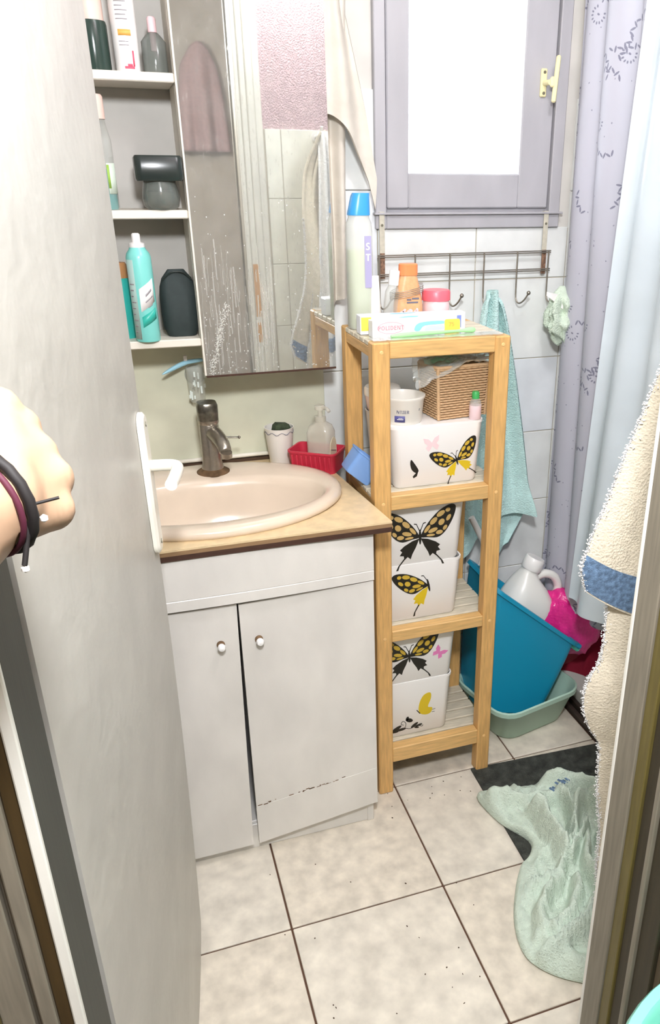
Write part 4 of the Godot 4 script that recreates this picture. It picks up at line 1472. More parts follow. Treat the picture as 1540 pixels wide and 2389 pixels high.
	obj("cap", st, M.cap_blue, t)
	st = mb()
	prism(st, PackedVector2Array([Vector2(-0.0075, 0), Vector2(0.0075, 0), Vector2(0.0075, 0.105), Vector2(-0.0075, 0.105)]), 0.0006, Transform3D(Basis(Vector3.UP, 0.0), t.position + Vector3(0.0125, 0.088, 0.0243)))
	obj("label", st, M.label_purple, t)
	text("label_letters", "S", 0.014, M.white_plastic, t, t.position + Vector3(0.0125, 0.172, 0.0252))
	text("label_letters", "T", 0.014, M.white_plastic, t, t.position + Vector3(0.0125, 0.150, 0.0252))
	t = thing("cream_tube", "white cream tube standing behind the tall bottle", "tube", Vector3(0.360, y, -0.500))
	st = mb()
	loft(st, [rrect(0.024, 0.024, 0.011, 0.0, t.position), rrect(0.026, 0.026, 0.012, 0.02, t.position), rrect(0.022, 0.014, 0.006, 0.075, t.position), rrect(0.018, 0.003, 0.001, 0.112, t.position)])
	obj("body", st, M.white_warm, t)
	st = mb()
	prism(st, smooth2([Vector2(-0.005, 0), Vector2(0.006, 0.0), Vector2(0.003, 0.012), Vector2(-0.002, 0.022)]), 0.0008, Transform3D(Basis(Vector3.RIGHT, -0.1), t.position + Vector3(0, 0.030, 0.0125)))
	obj("print_mark", st, M.pink_pale, t)
	t = thing("clear_bottle", "small clear bottle with a white cap leaning beside the orange bottle", "bottle", Vector3(0.388, y, -0.490))
	t.rotation.z = -0.12
	X = Transform3D()
	st = mb()
	loft(st, [rrect(0.028, 0.022, 0.006, 0.0), rrect(0.030, 0.024, 0.007, 0.003), rrect(0.030, 0.024, 0.007, 0.078), rrect(0.018, 0.018, 0.007, 0.094), rrect(0.014, 0.014, 0.006, 0.096)])
	obj("body", st, M.glassy, t)
	st = mb()
	lathe(st, [Vector2(0.0115, 0.093), Vector2(0.0115, 0.122), Vector2(0.010, 0.124)], Vector3.ZERO, 20)
	obj("cap", st, M.white_plastic, t)
	t = thing("orange_bottle", "orange shower gel bottle with a darker orange cap", "bottle", Vector3(0.434, y, -0.492))
	st = mb()
	var c := t.position
	loft(st, [rrect(0.062, 0.036, 0.014, 0.0, c), rrect(0.066, 0.038, 0.015, 0.004, c), rrect(0.064, 0.037, 0.015, 0.050, c), rrect(0.052, 0.033, 0.014, 0.085, c), rrect(0.040, 0.029, 0.013, 0.108, c), rrect(0.037, 0.028, 0.013, 0.114, c)])
	obj("body", st, M.orange_body, t)
	st = mb()
	loft(st, [rrect(0.041, 0.031, 0.013, 0.112, c), rrect(0.041, 0.031, 0.013, 0.134, c), rrect(0.037, 0.027, 0.011, 0.136, c)])
	obj("cap", st, M.orange_cap, t)
	st = mb()
	for q in [[-0.004, 0.062, 0.010, 0.0035], [0.011, 0.064, 0.016, 0.0035], [0.004, 0.056, 0.026, 0.0035]]:
		rbox(st, c + Vector3(q[0], q[1], 0.0187), Vector3(q[2], q[3], 0.001), 0.0002)
	obj("print_block", st, M.grey_letters, t)
	st = mb()
	for k in 9:
		prism(st, blob(Vector2(-0.020 + k * 0.005, 0.036 + 0.004 * sin(k * 2.1)), 0.005, 0.003, k * 0.7, 8), 0.0008, Transform3D(Basis(), c + Vector3(0, 0, 0.0186)))
	obj("print_flowers", st, M.pink_pale, t)
	t = thing("wire_bracelet", "springy steel wire bracelet slipped round the orange bottle", "bracelet", Vector3(0.434, 1.243, -0.492))
	st = mb()
	var coil := []
	for i in 97:
		var a := TAU * i / 24.0
		coil.append(Vector3(0.430 + 0.038 * cos(a), 1.240 + 0.0038 * i / 24.0 + 0.008 * cos(a), -0.490 + 0.026 * sin(a)))
	tube(st, coil, 0.0008, 5)
	obj("coil", st, M.steel, t)
	t = thing("pink_lid_jar", "low jar with a coral pink lid behind the toothpaste boxes", "jar", Vector3(0.5035, y, -0.500))
	st = mb()
	lathe(st, [Vector2(0.028, 0.0), Vector2(0.030, 0.003), Vector2(0.030, 0.056), Vector2(0.028, 0.059)], t.position, 30)
	obj("body", st, M.pink_jar, t)
	st = mb()
	lathe(st, [Vector2(0.0325, 0.056), Vector2(0.0325, 0.074), Vector2(0.030, 0.078)], t.position, 32)
	obj("lid", st, M.pink_lid, t)
	st = mb()
	for k in 6:
		skin_band(st, t.position, 0.0302, -0.75 + k * 0.25, -0.62 + k * 0.25, 0.026 + 0.002 * (k % 2), 0.034)
	obj("print_letters", st, M.polident, t)
	# toothpaste boxes
	t = thing("toothpaste_box", "longer white toothpaste box with blue print, at the back", "box", Vector3(0.424, y, -0.440))
	t.rotation.y = -0.035
	X = Transform3D()
	st = mb()
	rbox(st, Vector3(0, 0.0195, 0), Vector3(0.238, 0.039, 0.034), 0.0012)
	obj("carton", st, M.box_white, t)
	st = mb()
	prism(st, smooth2([Vector2(-0.05, 0.020), Vector2(-0.03, 0.030), Vector2(0.01, 0.031), Vector2(-0.005, 0.026), Vector2(-0.03, 0.022)]), 0.0006, Transform3D(Basis(), Vector3(0, 0.004, 0.0169)))
	prism(st, smooth2([Vector2(-0.05, -0.004), Vector2(-0.03, 0.004), Vector2(0.01, 0.002), Vector2(-0.02, -0.008)]), 0.0006, Transform3D(Basis(Vector3.RIGHT, -PI / 2), Vector3(0, 0.0389, 0)))
	obj("blue_print", st, M.box_blue, t)
	st = mb()
	rbox(st, Vector3(0.104, 0.0195, 0.0169), Vector3(0.010, 0.026, 0.001), 0.0)
	obj("violet_bar", st, M.box_violet, t)
	st = mb()
	rbox(st, Vector3(-0.106, 0.022, 0.0169), Vector3(0.022, 0.028, 0.001), 0.0)
	obj("yellow_patch", st, M.box_yellow, t)
	t = thing("denture_paste_box", "white denture paste carton lettered in pink, at the front", "box", Vector3(0.413, y, -0.3985))
	t.rotation.y = 0.01
	X = Transform3D()
	st = mb()
	rbox(st, Vector3(0, 0.0175, 0), Vector3(0.190, 0.035, 0.030), 0.0012, Basis(Vector3.RIGHT, -0.06))
	obj("carton", st, M.box_white, t)
	var fb := Basis(Vector3.RIGHT, -0.06)
	text("brand_letters", "POLIDENT", 0.0085, M.polident, t, Vector3(-0.055, 0.0190, 0.0154), fb)
	st = mb()
	var oval := []
	for i in 32:
		var a := TAU * i / 32.0
		oval.append(Vector3(-0.055 + 0.029 * cos(a), 0.0190, 0.0150) + fb * Vector3(0, 0.0115 * sin(a), 0))
	tube(st, oval, 0.0006, 5, true)
	obj("oval_outline", st, M.polident, t)
	st = mb()
	prism(st, smooth2([Vector2(-0.008, 0.004), Vector2(0.004, 0.018), Vector2(0.055, 0.020), Vector2(0.06, 0.014), Vector2(0.016, 0.012), Vector2(0.004, 0.002)]), 0.0006, Transform3D(fb, Vector3(0.005, 0.0085, 0.0158)))
	obj("blue_print", st, M.box_blue, t)
	st = mb()
	prism(st, PackedVector2Array([Vector2(0.014, 0.002), Vector2(0.062, 0.002), Vector2(0.062, 0.011), Vector2(0.020, 0.011)]), 0.0006, Transform3D(fb, Vector3(0.005, 0.0085, 0.0158)))
	obj("lilac_print", st, M.box_lilac, t)
	st = mb()
	prism(st, rounded(0.036, 0.029, 0.005), 0.0008, Transform3D(fb, Vector3(0.084, 0.0165, 0.0152)))
	obj("yellow_patch", st, M.box_yellow, t)
	text("price_letters", "75", 0.0085, M.orange_print, t, Vector3(0.082, 0.0205, 0.0163), fb)
	# toothbrush in its tray of film
	t = thing("green_toothbrush", "pale green toothbrush on the front edge of the shelf top", "toothbrush", Vector3(0.44, y, -0.366))
	st = mb()
	var tp := [Vector3(0.352, 1.1745, -0.364), Vector3(0.40, 1.1760, -0.366), Vector3(0.45, 1.1765, -0.368), Vector3(0.50, 1.1770, -0.370), Vector3(0.530, 1.1775, -0.371), Vector3(0.545, 1.1775, -0.371)]
	tube(st, spline(tp, 4), [0.003, 0.004, 0.0048, 0.005, 0.005, 0.0048, 0.0045, 0.0042, 0.004, 0.0036, 0.0034, 0.0032, 0.003, 0.0034, 0.004, 0.0048, 0.0055, 0.006, 0.006, 0.005, 0.003], 10)
	obj("handle", st, M.brush_green, t)
	t = thing("film_liner", "crinkled clear plastic film lying on the shelf top", "film", Vector3(0.46, y, -0.37))
	st = mb()
	var n2 := FastNoiseLite.new()
	n2.seed = 15
	n2.frequency = 22.0
	sheet(st, 40, 12, func(u: float, v: float) -> Vector3:
		return Vector3(lerpf(0.306, 0.598, u), 1.1702 + 0.0012 + 0.0016 * n2.get_noise_2d(u, v * 0.4) - 0.000 * v, lerpf(-0.384, -0.336, v)), 0.0004)
	obj("sheet", st, M.film, t)

func rounded(w: float, h: float, r: float) -> PackedVector2Array:
	var a := PackedVector2Array()
	for v in rrect(w, h, r, 0.0): a.append(Vector2(v.x, v.z))
	return a

func lump(st: SurfaceTool, c: Vector3, r: Vector3, sd: int, amp: float, bas := Basis(), freq := 1.6, nu := 28, nv := 16) -> void:
	var n := FastNoiseLite.new()
	n.seed = sd
	n.frequency = freq
	n.fractal_octaves = 3
	n.fractal_type = FastNoiseLite.FRACTAL_RIDGED
	var R := []
	for j in nv + 1:
		var b := -PI / 2 + PI * j / nv
		var a := PackedVector3Array()
		for i in nu:
			var t := TAU * i / nu
			var d := Vector3(cos(b) * cos(t), sin(b), cos(b) * sin(t))
			if j == 0 or j == nv: d = Vector3(cos(t) * 0.002, sin(b), sin(t) * 0.002)
			a.append(c + bas * (d * r * (1.0 + amp * n.get_noise_3dv(d))))
		R.append(a)
	loft(st, R, true, true, true, -2.0)

# ---------------------------------------------------------------- rack under the window, cloths
func make_rack_and_cloths() -> void:
	var z := -0.714
	var t := thing("hook_rack", "wire hook rack hung under the window on two pale straps", "rack", Vector3(0.667, 1.18, z))
	var st: SurfaceTool
	for x in [0.446, 0.885]:
		st = mb()
		bx(st, Vector3(x - 0.0065, 1.305, z - 0.004), Vector3(x + 0.0065, 1.400, z - 0.001), 0.0005)
		bx(st, Vector3(x - 0.0065, 1.398, z - 0.012), Vector3(x + 0.0065, 1.4015, z - 0.001), 0.0005)
		var s := obj("strap", st, M.strap, t)
		st = mb()
		bx(st, Vector3(x - 0.006, 1.250, z - 0.003), Vector3(x + 0.006, 1.309, z + 0.0005), 0.0005)
		obj("rusty_end", st, M.rust, s)
		st = mb()
		lathe(st, [Vector2(0.003, 0), Vector2(0.003, 0.0016)], Vector3(x, 1.372, z - 0.0012), 10, Basis(Vector3.RIGHT, PI / 2))
		obj("screw", st, M.dark_screw, s)
	for y in [1.304, 1.300, 1.260, 1.256]:
		st = mb()
		tube(st, [Vector3(0.432, y, z + 0.004), Vector3(0.902, y + 0.003, z + 0.004)], 0.0016, 7)
		obj("wire", st, M.steel, t)
	for x in [0.436, 0.528, 0.620, 0.713, 0.806, 0.895]:
		st = mb()
		tube(st, spline([Vector3(x, 1.306, z + 0.006), Vector3(x, 1.21, z + 0.006), Vector3(x + 0.001, 1.187, z + 0.010), Vector3(x + 0.005, 1.181, z + 0.020), Vector3(x + 0.012, 1.190, z + 0.032), Vector3(x + 0.019, 1.206, z + 0.040)], 5), 0.0022, 8)
		obj("hook", st, M.steel, t)
		st = mb()
		lathe(st, [Vector2(0.001, -0.0055), Vector2(0.0042, -0.0035), Vector2(0.0055, 0.0), Vector2(0.0042, 0.0035), Vector2(0.001, 0.0055)], Vector3(x + 0.0195, 1.2085, z + 0.041), 12)
		obj("ball_tip", st, M.steel, t)
	# teal towel on the fourth hook
	t = thing("teal_towel", "long pale teal towel hanging behind the wooden shelf", "towel", Vector3(0.74, 0.47, -0.67))
	st = mb()
	sheet(st, 36, 60, func(u: float, v: float) -> Vector3:
		var sp := lerpf(0.045, 0.205, pow(v, 0.65))
		var ctr := lerpf(0.722, 0.760, v)
		var x := ctr + (u - 0.5) * sp
		var y := 1.222 - 0.03 * pow(abs(u - 0.5) * 2.0, 2.0) * (1.0 - v) - v * (0.62 + 0.12 * pow(max(1.0 - u * 1.7, 0.0), 0.7))
		var zz := -0.672 + 0.018 * sin(u * 13.0 + 0.6) * (1.0 - 0.35 * v) + 0.012 * sin(u * 5.0 + v * 3.0)
		var curl: float = smoothstep(0.55, 1.0, u) * smoothstep(0.82, 1.0, v)
		return Vector3(x + 0.006 * curl, y + 0.03 * curl * (1.0 - u), zz + 0.030 * curl), 0.007)
	# the underside that shows below the curled right corner
	sheet(st, 14, 16, func(u: float, v: float) -> Vector3:
		return Vector3(lerpf(0.765, 0.862, u) - 0.050 * v * u - 0.004 * v, 0.612 - 0.018 * u - v * lerpf(0.150, 0.085, u), -0.690 + 0.016 * v + 0.005 * sin(u * 7.0)), 0.006)
	obj("cloth", st, M.terry_teal, t)
	st = mb()
	tube(st, spline([Vector3(0.666, 0.625, -0.625), Vector3(0.690, 0.575, -0.618), Vector3(0.712, 0.530, -0.62)], 6), 0.009, 10)
	tube(st, spline([Vector3(0.712, 0.530, -0.62), Vector3(0.702, 0.508, -0.62), Vector3(0.694, 0.476, -0.622)], 6), 0.004, 8)
	obj("white_tie", st, M.white_plastic, t)
	# crumpled pale green cloth on the last hook
	t = thing("green_cloth", "crumpled pale green washcloth on the last hook of the rack", "washcloth", Vector3(0.925, 1.09, -0.655))
	st = mb()
	var n := FastNoiseLite.new()
	n.seed = 21
	n.frequency = 1.3
	n.fractal_octaves = 3
	var R := []
	var prof := [0.006, 0.020, 0.028, 0.033, 0.036, 0.039, 0.042, 0.044, 0.044, 0.041, 0.034, 0.016]
	for j in 34:
		var v := j / 33.0
		var f := v * (prof.size() - 1)
		var r0: float = lerpf(prof[int(f)], prof[min(int(f) + 1, prof.size() - 1)], f - int(f))
		var a := PackedVector3Array()
		for i in 64:
			var q := TAU * i / 64.0
			var fold := 0.20 * sin(q * 5.0 + v * 2.4) + 0.14 * sin(q * 9.0 - v * 4.0) + 0.55 * n.get_noise_3d(cos(q), v * 2.2, sin(q))
			var rr := r0 * (1.0 + fold * smoothstep(0.0, 0.25, v))
			a.append(Vector3(0.917 + 0.014 * v + cos(q) * rr, 1.224 - 0.142 * v + 0.010 * sin(q * 3.0) * v * v, -0.664 + 0.010 * v + sin(q) * rr * 0.72))
		R.append(a)
	loft(st, R, true, true, true, -2.0)
	obj("cloth", st, M.terry_mint, t)
	st = mb()
	sheet(st, 8, 5, func(u: float, v: float) -> Vector3:
		return Vector3(0.868 + 0.045 * u, 1.212 - 0.010 * u - 0.024 * v * (0.4 + u), -0.655 + 0.012 * u + 0.004 * sin(u * 6.0)), 0.0012)
	obj("white_corner", st, M.white_plastic, t)
	# beige cloth beside the window
	t = thing("beige_cloth", "long beige cloth hanging between the mirror and the window", "cloth", Vector3(0.36, 1.2, -0.66))
	st = mb()
	sheet(st, 26, 50, func(u: float, v: float) -> Vector3:
		var y := lerpf(2.05, 1.195, v)
		var xl := 0.300 + 0.004 * sin(v * 9.0)
		var xr := lerpf(0.365, 0.345, v)
		return Vector3(lerpf(xl, xr, u), y + 0.02 * u * v, -0.690 + 0.012 * sin(u * 9.0 + 0.4) + 0.004 * sin(v * 7.0)), 0.004)
	var hem := [[2.06, 0.330], [1.80, 0.357], [1.607, 0.400], [1.47, 0.4235], [1.408, 0.4180]]
	sheet(st, 30, 50, func(u: float, v: float) -> Vector3:
		var bot := lerpf(1.600, 1.41, pow(u, 2.2))
		if u > 0.72: bot = lerpf(lerpf(1.600, 1.41, pow(0.72, 2.2)), 1.408, (u - 0.72) / 0.28)
		var y := lerpf(2.06, bot, v)
		var xr := 0.418
		for i in 4:
			if y <= hem[i][0] and y >= hem[i + 1][0]:
				xr = lerpf(hem[i + 1][1], hem[i][1], (y - hem[i + 1][0]) / (hem[i][0] - hem[i + 1][0]))
		return Vector3(lerpf(0.304, xr, u), y, -0.668 + 0.016 * sin(u * 4.2 + 0.3) + 0.006 * sin(u * 11.0 + v * 3.0)), 0.004)
	obj("cloth", st, M.cloth_beige, t)
	X = Transform3D()
	st = mb()
	tube(st, [Vector3(0.33, 2.045, -0.735), Vector3(0.33, 2.045, -0.66), Vector3(0.33, 2.065, -0.652)], 0.005, 8)
	tag(obj("wall_hook", st, M.steel, self), "steel wall hook that carries the beige cloth", "hook")

func tag(o: Node, label: String, category: String) -> void:
	o.set_meta("label", label)
	o.set_meta("category", category)

# ---------------------------------------------------------------- shower curtains
func curtain_texture() -> ImageTexture:
	var s := 1024
	var im := Image.create(s, s, false, Image.FORMAT_RGB8)
	im.fill(Color(0.985, 0.985, 0.99))
	var r := RandomNumberGenerator.new()
	r.seed = 77
	var dab := func(cx: float, cy: float, a: float, b: float, ang: float, col: Color) -> void:
		var m := int(max(a, b)) + 2
		for y in range(-m, m + 1):
			for x in range(-m, m + 1):
				var q := Vector2(x, y).rotated(-ang)
				if q.x * q.x / (a * a) + q.y * q.y / (b * b) < 1.0:
					im.set_pixel(posmod(int(cx) + x, s), posmod(int(cy) + y, s), col)
	var ink := Color(0.66, 0.66, 0.71)
	for k in 54:      # sprays of leaves
		var c := Vector2(r.randf() * s, r.randf() * s)
		var a0 := r.randf() * TAU
		for j in 6:
			var p := c + Vector2(14.0 * j, 0).rotated(a0 + 0.14 * j)
			dab.call(p.x, p.y, 10.0, 3.2, a0 + 0.9 * (1 if j % 2 else -1) + 0.14 * j, ink)
	for k in 26:      # rings of dots
		var c := Vector2(r.randf() * s, r.randf() * s)
		for j in 11:
			var p := c + Vector2(24, 0).rotated(TAU * j / 14.0)
			dab.call(p.x, p.y * 1.0, 4.5, 2.8, TAU * j / 14.0, ink)
		dab.call(c.x, c.y, 5.0, 3.0, 0.3, ink)
	for k in 150:
		dab.call(r.randf() * s, r.randf() * s, r.randf_range(2.0, 3.5), r.randf_range(1.5, 2.5), r.randf() * TAU, Color(0.74, 0.74, 0.78))
	return ImageTexture.create_from_image(im)

func make_curtains() -> void:
	# patterned curtain: folds along the shower edge, printed with leaves
	var t := thing("shower_curtain", "pale lilac grey shower curtain printed with small leaves, by the window", "curtain", Vector3(0.95, 0.335, -0.60))
	var g := SurfaceTool.new()
	g.begin(Mesh.PRIMITIVE_TRIANGLES)
	var nu := 120
	var nv := 30
	var f := func(u: float, v: float) -> Vector3:
		var zz := lerpf(-0.722, -0.28, u)
		var ph := u * 26.0 + 0.5 * sin(v * 3.0 + u * 4.0)
		var am := lerpf(0.018, 0.023, v)
		return Vector3(0.938 + 0.05 * v * u + am * sin(ph) + 0.008 * sin(ph * 0.43 + 1.0), lerpf(2.02, 0.335, v), zz + 0.010 * cos(ph * 1.0))
	for side in 2:
		for j in nv:
			for i in nu:
				var q := [Vector2(i, j), Vector2(i + 1, j), Vector2(i + 1, j + 1), Vector2(i, j), Vector2(i + 1, j + 1), Vector2(i, j + 1)]
				if side: q = [q[0], q[2], q[1], q[3], q[5], q[4]]
				for w in q:
					var uu: float = w.x / nu
					var vv: float = w.y / nv
					g.set_smooth_group(900001 + side)
					g.set_uv(Vector2(uu * 1.0, vv * 2.4))
					g.add_vertex(X * (f.call(uu, vv) + Vector3(0.0012 * side, 0, 0)))
	var cm := mat("bdbdc6", 0.6)
	cm.albedo_texture = curtain_texture()
	cm.backlight_enabled = true
	cm.backlight = Color(0.12, 0.12, 0.13)
	obj("cloth", g, cm, t)
	# white plastic curtain, hung nearer the door
	t = thing("white_curtain", "plain bluish white shower curtain falling across the patterned one", "curtain", Vector3(0.92, 0.40, -0.20))
	var st := mb()
	sheet(st, 70, 40, func(u: float, v: float) -> Vector3:
		var zl := lerpf(-0.345, -0.450, pow(v, 0.9))
		var zz := lerpf(zl, -0.03, u)
		var a := 0.022 * sin(u * 17.0 + 0.8 * v) + 0.012 * sin(u * 7.0 - v)
		return Vector3(0.885 + a * (0.6 + 0.4 * v), lerpf(2.02, 0.425 - 0.02 * u, v), zz), 0.0016)
	obj("cloth", st, M.curtain_white, t)
	# the rail that carries both
	t = thing("curtain_rail", "straight white curtain rail above the shower", "curtain rail", Vector3(0.935, 2.03, -0.08))
	st = mb()
	tube(st, [Vector3(0.935, 2.035, -0.738), Vector3(0.935, 2.035, 0.578)], 0.011, 12)
	obj("rod", st, M.white_plastic, t)
	# shower tray with its dark sill strip
	t = thing("shower_tray", "low white shower tray behind a dark metal sill strip", "shower tray", Vector3(1.38, 0, -0.08))
	st = mb()
	bx(st, Vector3(0.992, -0.003, -0.738), Vector3(1.799, 0.06, 0.578), 0.006)
	obj("tray", st, M.tray, t)
	st = mb()
	bx(st, Vector3(0.957, -0.003, -0.738), Vector3(0.971, 0.012, 0.578), 0.001)
	bx(st, Vector3(0.977, -0.003, -0.738), Vector3(0.991, 0.022, 0.578), 0.001)
	obj("sill_strip", st, M.rail_dark, t)

# ---------------------------------------------------------------- things on the floor
func make_floor_things() -> void:
	# green basin
	var t := thing("green_basin", "pale green plastic washing-up basin on the floor", "basin", Vector3(0.795, 0.0, -0.535))
	t.rotation.y = 0.22
	X = Transform3D()
	var st := mb()
	loft(st, [rrect(0.215, 0.175, 0.045, 0.0), rrect(0.235, 0.195, 0.050, 0.006), rrect(0.285, 0.245, 0.055, 0.100), rrect(0.302, 0.262, 0.060, 0.104), rrect(0.302, 0.262, 0.060, 0.117), rrect(0.292, 0.252, 0.056, 0.119), rrect(0.278, 0.238, 0.052, 0.112), rrect(0.228, 0.188, 0.046, 0.008)], true, true, true, 0.6)
	obj("body", st, M.mint_basin, t)
	# blue tub leaning in it
	t = thing("blue_tub", "deep blue plastic tub leaning in the green basin", "tub", Vector3(0.775, 0.03, -0.575))
	st = mb()
	var tilt := func(pts: PackedVector3Array, c: Vector3, a: float) -> PackedVector3Array:
		var o := PackedVector3Array()
		for p in pts: o.append(c + Basis(Vector3.BACK, a) * p)
		return o
	var R := []
	for k in 9:
		var v := k / 8.0
		var c := Vector3(lerpf(0.752, 0.812, v), lerpf(0.052, 0.352, v), lerpf(-0.560, -0.575, v))
		var w := lerpf(0.215, 0.345, v)
		R.append(tilt.call(rrect(w, lerpf(0.165, 0.205, v), 0.028, 0.0), c, lerpf(-0.28, -0.70, v)))
	var cT := Vector3(0.812, 0.352, -0.575)
	R.append(tilt.call(rrect(0.360, 0.220, 0.030, 0.001), cT, -0.70))
	R.append(tilt.call(rrect(0.360, 0.220, 0.030, 0.012), cT, -0.70))
	R.append(tilt.call(rrect(0.335, 0.195, 0.026, 0.012), cT, -0.70))
	R.append(tilt.call(rrect(0.200, 0.150, 0.024, 0.012), Vector3(0.758, 0.070, -0.562), -0.28))
	loft(st, R, true, true, true, 0.5)
	obj("body", st, M.blue_tub, t)
	st = mb()
	var hb := Basis(Vector3.BACK, -0.70)
	rbox(st, cT + hb * Vector3(0.192, -0.004, 0.075), Vector3(0.040, 0.016, 0.022), 0.007, hb)
	obj("grip", st, M.mint_grip, t)
	st = mb()
	rbox(st, cT + hb * Vector3(0.172, 0.006, 0.055), Vector3(0.05, 0.014, 0.09), 0.006, hb)
	obj("grip_ledge", st, M.blue_tub, t)
	# white jug
	t = thing("plastic_jug", "white plastic canister with a hollow handle in the blue tub", "jug", Vector3(0.80, 0.10, -0.575))
	st = mb()
	var jb := Basis(Vector3.BACK, -0.42).scaled(Vector3(1.14, 1.14, 1.14))
	var jc := Vector3(0.742, 0.168, -0.575)
	R = []
	for q in [[0.13, 0.09, 0.0, 0.0], [0.14, 0.10, 0.01, 0.0], [0.14, 0.10, 0.19, 0.0], [0.125, 0.092, 0.212, -0.004], [0.09, 0.078, 0.235, -0.016], [0.05, 0.05, 0.256, -0.030], [0.042, 0.042, 0.264, -0.032], [0.042, 0.042, 0.272, -0.032]]:
		var a := PackedVector3Array()
		for p in rrect(q[0], q[1], min(q[0], q[1]) * 0.38, q[2], Vector3(q[3], 0, 0), 6): a.append(jc + jb * p)
		R.append(a)
	loft(st, R, true, true, true, 0.3)
	obj("body", st, M.jug, t)
	st = mb()
	lathe(st, [Vector2(0.025, 0.270), Vector2(0.026, 0.273), Vector2(0.026, 0.298), Vector2(0.0235, 0.302)], jc + jb * Vector3(-0.032, 0, 0), 24, jb)
	obj("screw_cap", st, M.white_plastic, t)
	st = mb()
	var hp := []
	for q in [Vector3(-0.012, 0.248, 0), Vector3(0.012, 0.268, 0), Vector3(0.045, 0.268, 0), Vector3(0.070, 0.245, 0), Vector3(0.074, 0.205, 0), Vector3(0.066, 0.175, 0)]:
		hp.append(jc + jb * q)
	tube(st, spline(hp, 5), 0.0125, 12)
	obj("handle", st, M.jug, t)
	# pink bag
	t = thing("pink_bag", "shiny hot pink plastic bag stuffed behind the blue tub", "bag", Vector3(0.94, 0.20, -0.60))
	st = mb()
	lump(st, Vector3(0.958, 0.276, -0.555), Vector3(0.122, 0.084, 0.062), 8, 0.14, Basis(Vector3.BACK, -0.80), 1.0, 64, 36)
	obj("bag", st, M.magenta, t)
	# white bowl leaning behind the bag
	t = thing("white_bowl", "white round washing bowl leaning behind the pink bag", "bowl", Vector3(0.985, 0.035, -0.64))
	st = mb()
	var wb := Basis(Vector3.UP, -0.25) * Basis(Vector3.RIGHT, 1.20)
	lathe(st, [Vector2(0.09, -0.055), Vector2(0.105, -0.050), Vector2(0.148, -0.004), Vector2(0.166, -0.002), Vector2(0.166, 0.006), Vector2(0.148, 0.008)], Vector3(0.988, 0.176, -0.632), 48, wb, true, false)
	obj("body", st, M.grey_white, t)
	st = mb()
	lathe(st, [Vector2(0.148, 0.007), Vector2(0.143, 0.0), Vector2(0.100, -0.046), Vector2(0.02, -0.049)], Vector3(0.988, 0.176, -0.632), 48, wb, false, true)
	obj("inner_red_reflection", st, M.crimson, t)  # red reflection of the pink bag, laid in as colour
	# rubber mat
	t = thing("bath_mat", "dark grey rubber mat under the crumpled floor towel", "mat", Vector3(0.755, 0.0, -0.15))
	st = mb()
	var ml := PackedVector2Array([Vector2(0.566, 0.342), Vector2(0.950, 0.322), Vector2(0.950, -0.06), Vector2(0.556, -0.03)])
	prism(st, ml, 0.006, Transform3D(Basis(Vector3.RIGHT, -PI / 2), Vector3(0, 0.0005, 0)))
	obj("sheet", st, M.mat_rubber, t)
	# crumpled towel on the floor
	t = thing("floor_towel", "crumpled pale green towel lying on the floor tiles", "towel", Vector3(0.62, 0.0, 0.05))
	var outline := [Vector2(0.535, -0.232), Vector2(0.585, -0.240), Vector2(0.640, -0.226), Vector2(0.710, -0.222), Vector2(0.775, -0.222), Vector2(0.795, -0.185), Vector2(0.85, -0.165), Vector2(0.89, -0.05), Vector2(0.86, 0.10), Vector2(0.80, 0.25), Vector2(0.70, 0.36), Vector2(0.60, 0.375), Vector2(0.53, 0.333), Vector2(0.483, 0.300), Vector2(0.451, 0.262), Vector2(0.440, 0.224), Vector2(0.449, 0.17), Vector2(0.476, 0.108), Vector2(0.530, 0.026), Vector2(0.575, -0.008), Vector2(0.592, -0.050), Vector2(0.552, -0.130)]
	var edge := smooth2(outline, 5)
	var cen := Vector2(0.665, 0.02)
	var n := FastNoiseLite.new()
	n.seed = 31
	n.frequency = 6.5
	n.fractal_octaves = 2
	var n3 := FastNoiseLite.new()
	n3.seed = 12
	n3.frequency = 3.2
	st = mb()
	R = []
	var steps := 60
